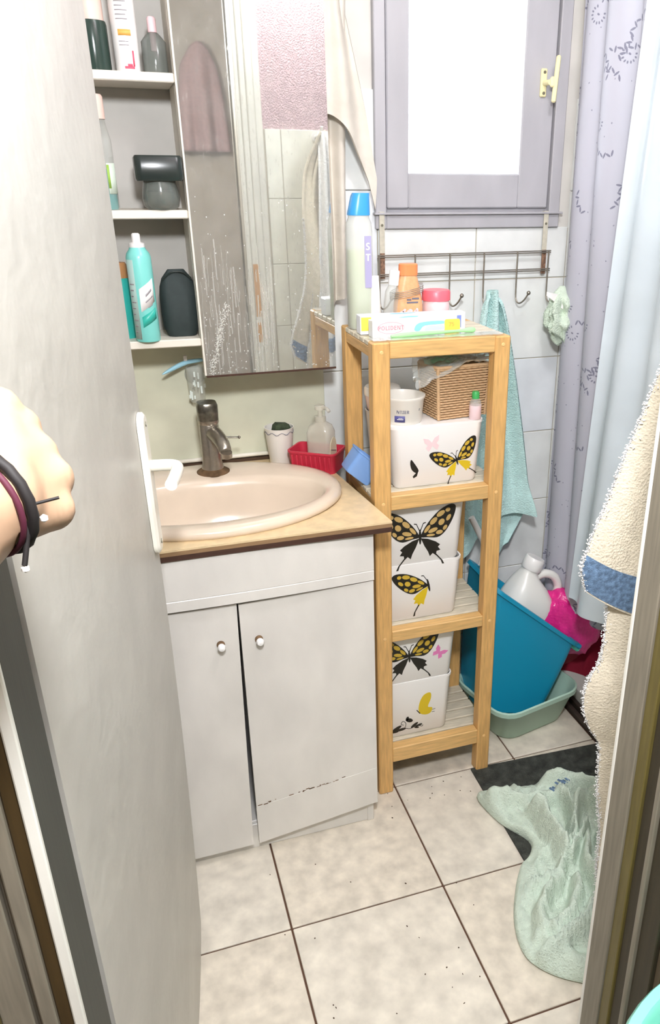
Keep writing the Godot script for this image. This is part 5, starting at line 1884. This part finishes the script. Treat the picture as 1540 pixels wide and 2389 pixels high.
	# folds: polylines on the floor with a width and a height
	var folds := [
		[0.019, 0.103, [Vector2(0.626, -0.085), Vector2(0.633, -0.037), Vector2(0.631, 0.020), Vector2(0.624, 0.073)]],
		[0.015, 0.066, [Vector2(0.621, 0.079), Vector2(0.587, 0.100), Vector2(0.550, 0.108), Vector2(0.515, 0.104)]],
		[0.013, 0.091, [Vector2(0.708, -0.120), Vector2(0.713, -0.085), Vector2(0.702, -0.035), Vector2(0.674, 0.014), Vector2(0.638, 0.058)]],
		[0.015, 0.103, [Vector2(0.782, -0.053), Vector2(0.763, -0.076), Vector2(0.726, -0.065), Vector2(0.706, -0.041)]],
		[0.012, 0.091, [Vector2(0.713, -0.001), Vector2(0.670, 0.042), Vector2(0.630, 0.082)]],
		[0.013, 0.103, [Vector2(0.690, 0.048), Vector2(0.652, 0.114), Vector2(0.640, 0.161), Vector2(0.635, 0.200)]],
		[0.022, 0.061, [Vector2(0.584, 0.112), Vector2(0.539, 0.142), Vector2(0.504, 0.178), Vector2(0.494, 0.222)]],
		[0.017, 0.077, [Vector2(0.612, 0.135), Vector2(0.578, 0.185), Vector2(0.545, 0.215), Vector2(0.507, 0.235)]],
		[0.013, 0.091, [Vector2(0.650, 0.190), Vector2(0.592, 0.226), Vector2(0.546, 0.246), Vector2(0.500, 0.262), Vector2(0.455, 0.262)]],
		[0.022, 0.066, [Vector2(0.560, -0.190), Vector2(0.625, -0.138), Vector2(0.694, -0.128), Vector2(0.758, -0.150)]],
		[0.015, 0.056, [Vector2(0.622, -0.200), Vector2(0.628, -0.130), Vector2(0.630, -0.085)]],
		[0.019, 0.077, [Vector2(0.720, -0.195), Vector2(0.783, -0.150), Vector2(0.840, -0.110)]],
		[0.019, 0.091, [Vector2(0.745, 0.030), Vector2(0.740, 0.110), Vector2(0.700, 0.190), Vector2(0.640, 0.290)]],
		[0.029, 0.048, [Vector2(0.480, 0.230), Vector2(0.520, 0.300), Vector2(0.600, 0.330)]]]
	var hgt := func(p: Vector2, q: float) -> float:
		var w := p + Vector2(n3.get_noise_2d(p.x * 3.0, p.y * 3.0), n3.get_noise_2d(p.x * 3.0 + 9.0, p.y * 3.0)) * 0.012
		var h := 0.016 + 0.012 * (n.get_noise_2d(p.x, p.y) + 0.5)
		for f in folds:
			var L: Array = f[2]
			var best := 1e9
			for i in L.size() - 1:
				best = min(best, w.distance_to(Geometry2D.get_closest_point_to_segment(w, L[i], L[i + 1])))
			h = max(h, f[1] * exp(-best * best / (f[0] * f[0])))
		h += 0.016 * pow(1.0 - abs(n.get_noise_2d(w.x * 1.7 + 5.0, w.y * 1.1)), 4.0)
		return 0.0075 + h * sqrt(max(1.0 - pow(q, 9.0), 0.0))
	for j in range(steps, -1, -1):
		var q := float(j) / steps
		var a := PackedVector3Array()
		for e in edge:
			var p: Vector2 = cen + (e - cen) * max(q, 0.004)
			a.append(Vector3(p.x, hgt.call(p, q), p.y))
		R.append(a)
	var bot := []
	for q in [0.05, 1.0]:
		var a := PackedVector3Array()
		for e in edge:
			var p: Vector2 = cen + (e - cen) * q
			a.append(Vector3(p.x, 0.0068, p.y))
		bot.append(a)
	loft(st, bot + R, true, true, true, -2.0)
	obj("cloth", st, M.terry_green, t)
	st = mb()
	for k in 7:
		var u := k / 6.0
		rbox(st, Vector3(lerpf(0.692, 0.752, u), hgt.call(Vector2(lerpf(0.692, 0.752, u), lerpf(-0.125, -0.152, u)), 0.5) + 0.0005, lerpf(-0.125, -0.152, u)), Vector3(0.006, 0.003, 0.016), 0.001, Basis(Vector3.UP, 0.4))
	obj("woven_mark", st, M.stripe_blue, t, true)
	# crumbs of dirt
	t = thing("dirt_crumbs", "small dark crumbs of dirt scattered on the floor tiles", "dirt", Vector3(0.3, 0, 0.1))
	t.set_meta("kind", "stuff")
	st = mb()
	for k in 46:
		var p := Vector3(rng.randf_range(-0.1, 0.56), 0.0012, rng.randf_range(-0.2, 0.42))
		if k < 16: p = Vector3(rng.randf_range(0.30, 0.62), 0.0012, rng.randf_range(-0.33, -0.22))
		rbox(st, p, Vector3(rng.randf_range(0.001, 0.004), 0.0016, rng.randf_range(0.001, 0.003)), 0.0003, Basis(Vector3.UP, rng.randf() * 3.0))
	obj("crumbs", st, M.grime, t, true)

# ---------------------------------------------------------------- bath towel by the door
func make_bath_towel() -> void:
	var t := thing("bath_towel", "white bath towel with blue woven bands hanging beside the doorway", "towel", Vector3(0.50, 0.38, 0.50))
	var at := func(L: Array, y: float) -> float:
		for i in L.size() - 1:
			if y <= L[i].y and y >= L[i + 1].y:
				return lerpf(L[i + 1].x, L[i].x, (y - L[i + 1].y) / max(L[i].y - L[i + 1].y, 1e-5))
		return L[0].x if y > L[0].y else L[-1].x
	# left edges as (x, y), read top down
	var e1 := [Vector2(0.585, 1.615), Vector2(0.520, 1.50), Vector2(0.455, 1.36), Vector2(0.418, 1.262), Vector2(0.405, 1.222), Vector2(0.392, 1.185), Vector2(0.379, 1.148), Vector2(0.366, 1.105), Vector2(0.349, 1.06), Vector2(0.339, 1.02), Vector2(0.350, 0.985)]
	var e2 := [Vector2(0.600, 1.61), Vector2(0.540, 1.45), Vector2(0.480, 1.30), Vector2(0.440, 1.20), Vector2(0.427, 1.16), Vector2(0.413, 1.122), Vector2(0.406, 1.082), Vector2(0.399, 1.041), Vector2(0.390, 1.006), Vector2(0.386, 0.962), Vector2(0.387, 0.895), Vector2(0.385, 0.868), Vector2(0.372, 0.85), Vector2(0.364, 0.824), Vector2(0.366, 0.794), Vector2(0.379, 0.762), Vector2(0.399, 0.73), Vector2(0.404, 0.67), Vector2(0.407, 0.628), Vector2(0.416, 0.584), Vector2(0.421, 0.548), Vector2(0.422, 0.494), Vector2(0.433, 0.397)]
	# the flaps swing out from the hook towards the middle of the room
	var out := func(p: Vector3, v: float) -> Vector3:
		var o := Vector3(-0.1734, 1.4671, 1.2507)
		return o + (p - o) * lerpf(1.0, 1.15, smoothstep(0.1, 0.75, v))
	var f1 := func(u: float, v: float) -> Vector3:
		var y := lerpf(1.615, 0.985, v)
		var xl: float = at.call(e1, y)
		var wd := lerpf(0.03, 0.10, v)
		var p := Vector3(xl + u * wd, y - 0.05 * v * v * sin(u * PI * 0.5) + 0.006 * u, 0.450 + 0.045 * u + 0.008 * sin(u * 5.0 + 1.0))
		return out.call(p, v)
	var f2 := func(u: float, v: float) -> Vector3:
		var y := lerpf(1.61, 0.397, v)
		var xl: float = at.call(e2, y)
		var wd := lerpf(0.05, 0.20, pow(v, 0.6))
		return out.call(Vector3(xl + u * wd, y, 0.455 + 0.075 * u + 0.012 * sin(u * 9.0 + 2.0 * v) * u), v * 1.6)
	# bathroom-side layer, which the mirror shows: long vertical folds
	var f3 := func(u: float, v: float) -> Vector3:
		var y := lerpf(1.615, 0.70, v)
		var wd := lerpf(0.035, 0.17, pow(v, 0.8))
		var xl := lerpf(0.585, 0.490, pow(v, 0.9))
		return Vector3(xl + u * wd, y, 0.475 - 0.20 * pow(v, 0.7) + 0.016 * sin(u * 19.0 + 0.5))
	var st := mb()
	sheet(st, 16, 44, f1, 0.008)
	obj("rear_flap", st, M.terry_shaded, t)
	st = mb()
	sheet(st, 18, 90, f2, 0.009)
	obj("front_flap", st, M.terry_shaded, t)
	st = mb()
	sheet(st, 40, 50, f3, 0.008)
	obj("back_layer", st, M.terry_white, t)
	# woven bands: thin skins over the flaps
	st = mb()
	sheet(st, 16, 8, func(u: float, v: float) -> Vector3: return f1.call(u, lerpf(0.915, 0.995, v)), 0.0096)
	obj("blue_band", st, M.stripe_blue, t)
	st = mb()
	sheet(st, 16, 10, func(u: float, v: float) -> Vector3: return f2.call(lerpf(0.08, 0.9, u), lerpf(0.395, 0.495, v) - 0.07 * (1.0 - u)), 0.0102)
	obj("grey_band", st, M.stripe_grey, t)
	st = mb()
	sheet(st, 30, 4, func(u: float, v: float) -> Vector3: return f3.call(lerpf(0.0, 0.45, u), lerpf(0.70, 0.75, v)), 0.0096)
	sheet(st, 30, 4, func(u: float, v: float) -> Vector3: return f3.call(u, lerpf(0.85, 0.875, v)), 0.0096)
	obj("blue_band", st, M.stripe_blue, t)
	# fluffy loops along the free edges
	st = mb()
	for k in 4200:
		var which := k % 3
		var v := rng.randf()
		var c: Vector3 = f2.call(0.0, lerpf(0.25, 1.0, v)) if which else f1.call(0.0, lerpf(0.4, 1.0, v))
		c += Vector3(rng.randfn(0, 0.0016), rng.randfn(0, 0.001), rng.randfn(0, 0.0028))
		var d := Vector3(rng.randf_range(-1.0, 0.2), rng.randf_range(-0.6, 0.5), rng.randf_range(-0.6, 0.6)).normalized() * rng.randf_range(0.0018, 0.0036)
		tube(st, [c, c + d * 0.6, c + d], [0.0010, 0.0009, 0.0006], 4)
	obj("loop_edge", st, M.terry_white, t, true)
	st = mb()
	tube(st, [Vector3(0.60, 1.60, 0.572), Vector3(0.60, 1.60, 0.50), Vector3(0.60, 1.63, 0.485)], 0.005, 8)
	X = Transform3D()
	st = mb()
	tube(st, [Vector3(0.60, 1.605, 0.572), Vector3(0.60, 1.605, 0.505), Vector3(0.60, 1.632, 0.492)], 0.005, 8)
	lathe(st, [Vector2(0.014, 0), Vector2(0.014, 0.004)], Vector3(0.60, 1.605, 0.572), 16, Basis(Vector3.RIGHT, -PI / 2))
	tag(obj("wall_hook", st, M.white_plastic, self), "white wall hook that carries the bath towel", "hook")

# ---------------------------------------------------------------- corridor
func make_corridor_things() -> void:
	var t := thing("laundry_bucket", "mint green laundry bucket standing by the door frame", "bucket", Vector3(0.388, 0.0, 0.944))
	var st := mb()
	lathe(st, [Vector2(0.16, 0.0), Vector2(0.17, 0.006), Vector2(0.208, 0.575), Vector2(0.222, 0.582), Vector2(0.224, 0.590), Vector2(0.220, 0.598), Vector2(0.208, 0.599), Vector2(0.202, 0.590), Vector2(0.166, 0.010), Vector2(0.01, 0.009)], t.position, 56)
	obj("body", st, M.mint_bright, t)
	t = thing("red_coat", "red coat greyed for mirror haze on the far corridor wall, seen in the mirror", "coat", Vector3(0.62, 1.55, 2.95))
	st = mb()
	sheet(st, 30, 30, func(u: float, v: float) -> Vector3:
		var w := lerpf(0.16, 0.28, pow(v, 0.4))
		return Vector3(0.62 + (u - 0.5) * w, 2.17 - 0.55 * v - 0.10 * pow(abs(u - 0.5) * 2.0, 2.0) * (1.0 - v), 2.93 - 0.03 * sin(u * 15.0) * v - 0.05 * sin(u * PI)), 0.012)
	obj("cloth", st, M.hazed_red_cloth, t)

# ---------------------------------------------------------------- the person who holds the door
func field_mesh(st: SurfaceTool, bones: Array, cell: float, k: float, col: Callable) -> void:
	var lo := Vector3(1e9, 1e9, 1e9)
	var hi := -lo
	for b in bones:
		var r: float = max(b[2], b[3]) + cell * 3.0
		lo = lo.min((b[0] as Vector3).min(b[1]) - Vector3(r, r, r))
		hi = hi.max((b[0] as Vector3).max(b[1]) + Vector3(r, r, r))
	var n := Vector3i(((hi - lo) / cell).ceil()) + Vector3i(2, 2, 2)
	var F := PackedFloat32Array()
	F.resize(n.x * n.y * n.z)
	F.fill(1.0)
	for b in bones:
		var a: Vector3 = b[0]
		var c: Vector3 = b[1]
		var ra: float = b[2]
		var rb: float = b[3]
		var ac := c - a
		var l2: float = max(ac.length_squared(), 1e-9)
		var m: float = max(ra, rb) + k + cell * 2.0
		var i0 := Vector3i(((a.min(c) - Vector3(m, m, m) - lo) / cell).floor()).max(Vector3i.ZERO)
		var i1 := Vector3i(((a.max(c) + Vector3(m, m, m) - lo) / cell).ceil()).min(n - Vector3i.ONE)
		for z in range(i0.z, i1.z + 1):
			for y in range(i0.y, i1.y + 1):
				var base := (z * n.y + y) * n.x
				for x in range(i0.x, i1.x + 1):
					var p := lo + Vector3(x, y, z) * cell
					var t: float = clamp((p - a).dot(ac) / l2, 0.0, 1.0)
					var d: float = (p - a - ac * t).length() - lerpf(ra, rb, t)
					var o: float = F[base + x]
					var h: float = max(k - abs(o - d), 0.0) / k
					F[base + x] = min(o, d) - h * h * k * 0.25
	var id := {}
	var V := PackedVector3Array()
	for z in n.z - 1:
		for y in n.y - 1:
			for x in n.x - 1:
				var b0 := (z * n.y + y) * n.x + x
				var f := [F[b0], F[b0 + 1], F[b0 + n.x], F[b0 + n.x + 1], F[b0 + n.x * n.y], F[b0 + n.x * n.y + 1], F[b0 + n.x * n.y + n.x], F[b0 + n.x * n.y + n.x + 1]]
				var neg := 0
				for q in f:
					if q < 0.0: neg += 1
				if neg == 0 or neg == 8: continue
				var s := Vector3.ZERO
				var cnt := 0
				for e in [[0, 1], [2, 3], [4, 5], [6, 7], [0, 2], [1, 3], [4, 6], [5, 7], [0, 4], [1, 5], [2, 6], [3, 7]]:
					var fa: float = f[e[0]]
					var fb: float = f[e[1]]
					if (fa < 0.0) != (fb < 0.0):
						var t := fa / (fa - fb)
						var pa := Vector3(e[0] & 1, (e[0] >> 1) & 1, (e[0] >> 2) & 1)
						var pb := Vector3(e[1] & 1, (e[1] >> 1) & 1, (e[1] >> 2) & 1)
						s += pa.lerp(pb, t)
						cnt += 1
				id[b0] = V.size()
				V.append(lo + (Vector3(x, y, z) + s / cnt) * cell)
	var grp := newg()
	var step := [1, n.x, n.x * n.y]
	for b0 in id:
		for ax in 3:
			var u: int = step[(ax + 1) % 3]
			var w: int = step[(ax + 2) % 3]
			var fa: float = F[b0]
			var fb: float = F[b0 + step[ax]]
			if (fa < 0.0) == (fb < 0.0): continue
			if not (id.has(b0 - u) and id.has(b0 - w) and id.has(b0 - u - w)): continue
			var q := [V[id[b0]], V[id[b0 - u]], V[id[b0 - u - w]], V[id[b0 - w]]]
			if fa < 0.0: q = [q[0], q[3], q[2], q[1]]
			for i in [0, 1, 2, 0, 2, 3]:
				st.set_color(col.call(q[i]))
				st.set_smooth_group(grp)
				st.add_vertex(X * q[i])

func make_person() -> void:
	var t := thing("person", "person at the doorway, one hand with a black bracelet on the door frame", "person", Vector3(-0.16, 0.0, 1.47))
	var skin := Color(0.40, 0.26, 0.165)
	var top := Color(0.06, 0.07, 0.065)
	var jeans := Color(0.05, 0.06, 0.09)
	var shoe := Color(0.03, 0.03, 0.03)
	var st := mb()
	var W := Vector3(-0.2560, 1.303, 0.775)      # left wrist
	var EL := Vector3(-0.490, 1.275, 1.045)
	var SL := Vector3(-0.370, 1.400, 1.360)
	var WM := W + (EL - W).normalized() * 0.05
	var SR := Vector3(0.030, 1.400, 1.360)
	var ER := Vector3(0.125, 1.180, 1.400)
	var WR := Vector3(-0.110, 1.395, 1.335)
	var B := [
		[Vector3(-0.16, 1.02, 1.480), Vector3(-0.16, 1.22, 1.460), 0.115, 0.120], [Vector3(-0.23, 1.25, 1.460), Vector3(-0.09, 1.25, 1.460), 0.110, 0.110],
		[Vector3(-0.27, 1.38, 1.420), Vector3(-0.05, 1.38, 1.420), 0.075, 0.075], [Vector3(-0.16, 1.40, 1.420), Vector3(-0.16, 1.52, 1.400), 0.058, 0.052],
		[Vector3(-0.22, 0.95, 1.490), Vector3(-0.10, 0.95, 1.490), 0.105, 0.105],
		[SL + Vector3(0.04, -0.01, 0.04), SL, 0.060, 0.055], [SL, EL, 0.052, 0.040], [EL, WM, 0.040, 0.030], [WM, W, 0.030, 0.028],
		[SR + Vector3(-0.04, -0.01, 0.04), SR, 0.060, 0.055], [SR, ER, 0.052, 0.042], [ER, WR, 0.041, 0.028],
		[Vector3(-0.23, 0.90, 1.490), Vector3(-0.24, 0.50, 1.470), 0.088, 0.060], [Vector3(-0.24, 0.50, 1.470), Vector3(-0.24, 0.09, 1.510), 0.060, 0.040],
		[Vector3(-0.09, 0.90, 1.490), Vector3(-0.08, 0.50, 1.470), 0.088, 0.060], [Vector3(-0.08, 0.50, 1.470), Vector3(-0.08, 0.09, 1.510), 0.060, 0.040],
		[Vector3(-0.24, 0.05, 1.520), Vector3(-0.25, 0.035, 1.340), 0.045, 0.035], [Vector3(-0.08, 0.05, 1.520), Vector3(-0.07, 0.035, 1.340), 0.045, 0.035]]
	field_mesh(st, B, 0.016, 0.04, func(p: Vector3) -> Color:
		if p.y < 0.09: return shoe
		if p.y < 0.94: return jeans
		if p.y > 1.47: return skin
		if p.z < 1.25 or (p.x > -0.14 and p.z < 1.40 and p.y < 1.42 and p.x < 0.10 and p.y > 1.20 and p.z < 1.37): return skin
		return top)
	# head
	var hd := Vector3(-0.16, 1.64, 1.395)
	field_mesh(st, [[hd + Vector3(0, 0.03, 0.012), hd + Vector3(0, 0.035, -0.004), 0.092, 0.090], [hd + Vector3(0, -0.02, -0.03), hd + Vector3(0, -0.07, -0.045), 0.062, 0.042], [hd + Vector3(0, 0.0, -0.088), hd + Vector3(0, -0.03, -0.106), 0.010, 0.014], [hd + Vector3(-0.022, -0.058, -0.086), hd + Vector3(0.022, -0.058, -0.086), 0.009, 0.009], [hd + Vector3(-0.090, 0.01, 0.01), hd + Vector3(-0.094, -0.03, 0.008), 0.014, 0.010], [hd + Vector3(0.090, 0.01, 0.01), hd + Vector3(0.094, -0.03, 0.008), 0.014, 0.010], [hd + Vector3(-0.034, 0.012, -0.078), hd + Vector3(-0.030, 0.012, -0.080), 0.012, 0.012], [hd + Vector3(0.034, 0.012, -0.078), hd + Vector3(0.030, 0.012, -0.080), 0.012, 0.012]], 0.006, 0.012, func(p: Vector3) -> Color:
		var q := p - hd
		if abs(q.y - 0.012) < 0.008 and abs(abs(q.x) - 0.033) < 0.012 and q.z < -0.083: return Color(0.05, 0.04, 0.035)
		if abs(q.y + 0.058) < 0.007 and abs(q.x) < 0.024 and q.z < -0.086: return Color(0.45, 0.2, 0.17)
		return skin)
	# left hand: closed round the edge of the door frame, knuckles towards the room
	var hb := []
	var kn := [Vector3(-0.244, 1.324, 0.704), Vector3(-0.235, 1.311, 0.720), Vector3(-0.227, 1.298, 0.731), Vector3(-0.228, 1.283, 0.745)]
	var mid := [Vector3(-0.252, 1.321, 0.672), Vector3(-0.241, 1.304, 0.684), Vector3(-0.232, 1.289, 0.698), Vector3(-0.233, 1.274, 0.715)]
	var tip := [Vector3(-0.272, 1.317, 0.662), Vector3(-0.263, 1.300, 0.673), Vector3(-0.256, 1.285, 0.687), Vector3(-0.255, 1.270, 0.704)]
	var fin := [Vector3(-0.272, 1.317, 0.686), Vector3(-0.266, 1.300, 0.698), Vector3(-0.258, 1.286, 0.711), Vector3(-0.256, 1.271, 0.728)]
	for i in 4:
		hb.append([W + Vector3(0.004, 0.012 - 0.008 * i, -0.006), kn[i], 0.019, 0.0145 - 0.0005 * i])
		hb.append([kn[i], mid[i], 0.0125 - 0.0007 * i, 0.0105 - 0.0005 * i])
		hb.append([mid[i], tip[i], 0.0102 - 0.0005 * i, 0.0092 - 0.0005 * i])
		hb.append([tip[i], fin[i], 0.0090 - 0.0005 * i, 0.0080 - 0.0005 * i])
	hb.append([W + Vector3(-0.002, 0.014, -0.008), Vector3(-0.2520, 1.330, 0.738), 0.018, 0.0135])
	hb.append([Vector3(-0.2520, 1.330, 0.738), Vector3(-0.2500, 1.340, 0.708), 0.0128, 0.0105])
	hb.append([Vector3(-0.2500, 1.340, 0.708), Vector3(-0.2620, 1.340, 0.680), 0.0104, 0.0090])
	hb.append([WM, W, 0.0285, 0.027])
	field_mesh(st, hb, 0.0030, 0.006, func(_p: Vector3) -> Color: return skin)
	# right hand round the phone
	var rh := [[WR, Vector3(-0.135, 1.425, 1.315), 0.026, 0.022]]
	for i in 4:
		var y := 1.448 - 0.020 * i
		rh.append([Vector3(-0.135, 1.425, 1.315), Vector3(-0.128, y, 1.292), 0.016, 0.010])
		rh.append([Vector3(-0.128, y, 1.292), Vector3(-0.136, y, 1.272), 0.0098, 0.0085])
		rh.append([Vector3(-0.136, y, 1.272), Vector3(-0.150, y, 1.270), 0.0085, 0.0072])
	rh.append([Vector3(-0.135, 1.425, 1.315), Vector3(-0.160, 1.445, 1.306), 0.014, 0.010])
	rh.append([Vector3(-0.160, 1.445, 1.306), Vector3(-0.182, 1.452, 1.296), 0.010, 0.008])
	field_mesh(st, rh, 0.005, 0.008, func(_p: Vector3) -> Color: return skin)
	obj("body", st, M.skin, t)
	# hair
	st = mb()
	lump(st, hd + Vector3(0, 0.055, 0.028), Vector3(0.106, 0.098, 0.102), 4, 0.10, Basis(), 2.0, 36, 22)
	obj("hair", st, mat("5a3a2c", 0.8), t)
	# bracelet with loose bead ends
	st = mb()
	var ax := (EL - W).normalized()
	var uu := ax.cross(Vector3.UP).normalized()
	var vv := ax.cross(uu)
	var bc := W
	var lp := []
	for i in 40:
		var a := TAU * i / 40.0
		lp.append(bc + (uu * cos(a) + vv * sin(a)) * (0.0306 + 0.0006 * (i % 2)))
	tube(st, lp, 0.0032, 8, true)
	var kt := Vector3(-0.2345, 1.303, 0.790)
	tube(st, spline([kt, kt + Vector3(-0.003, -0.016, 0.004), kt + Vector3(-0.007, -0.032, 0.008)], 5), 0.0017, 6)
	tube(st, spline([kt, kt + Vector3(0.008, 0.001, -0.001), kt + Vector3(0.016, 0.002, -0.002)], 5), 0.0009, 6)
	obj("bracelet", st, M.black_cord, t)
	st = mb()
	lp = []
	for i in 40:
		var a := TAU * i / 40.0
		lp.append(bc + ax * 0.007 + (uu * cos(a) + vv * sin(a)) * 0.0308)
	tube(st, lp, 0.0018, 8, true)
	obj("bracelet_strand", st, M.maroon_cord, t)
	for q in [kt + Vector3(0.001, 0.005, 0.001), kt + Vector3(0.001, -0.001, 0.002), kt + Vector3(-0.007, -0.034, 0.008), kt + Vector3(0.006, -0.010, -0.004)]:
		st = mb()
		lathe(st, [Vector2(0.0004, -0.0024), Vector2(0.0022, -0.001), Vector2(0.0022, 0.001), Vector2(0.0004, 0.0024)], q, 10)
		obj("bead", st, M.bead, t)
	# the phone
	t = thing("phone", "dark phone held up in front of the person", "phone", Vector3(-0.173, 1.42, 1.285))
	t.rotation = Vector3(-0.4246, -0.3487, 0)
	X = Transform3D()
	st = mb()
	rbox(st, Vector3(0.0, -0.005, 0.012), Vector3(0.072, 0.150, 0.008), 0.0035)
	obj("body", st, M.phone, t)
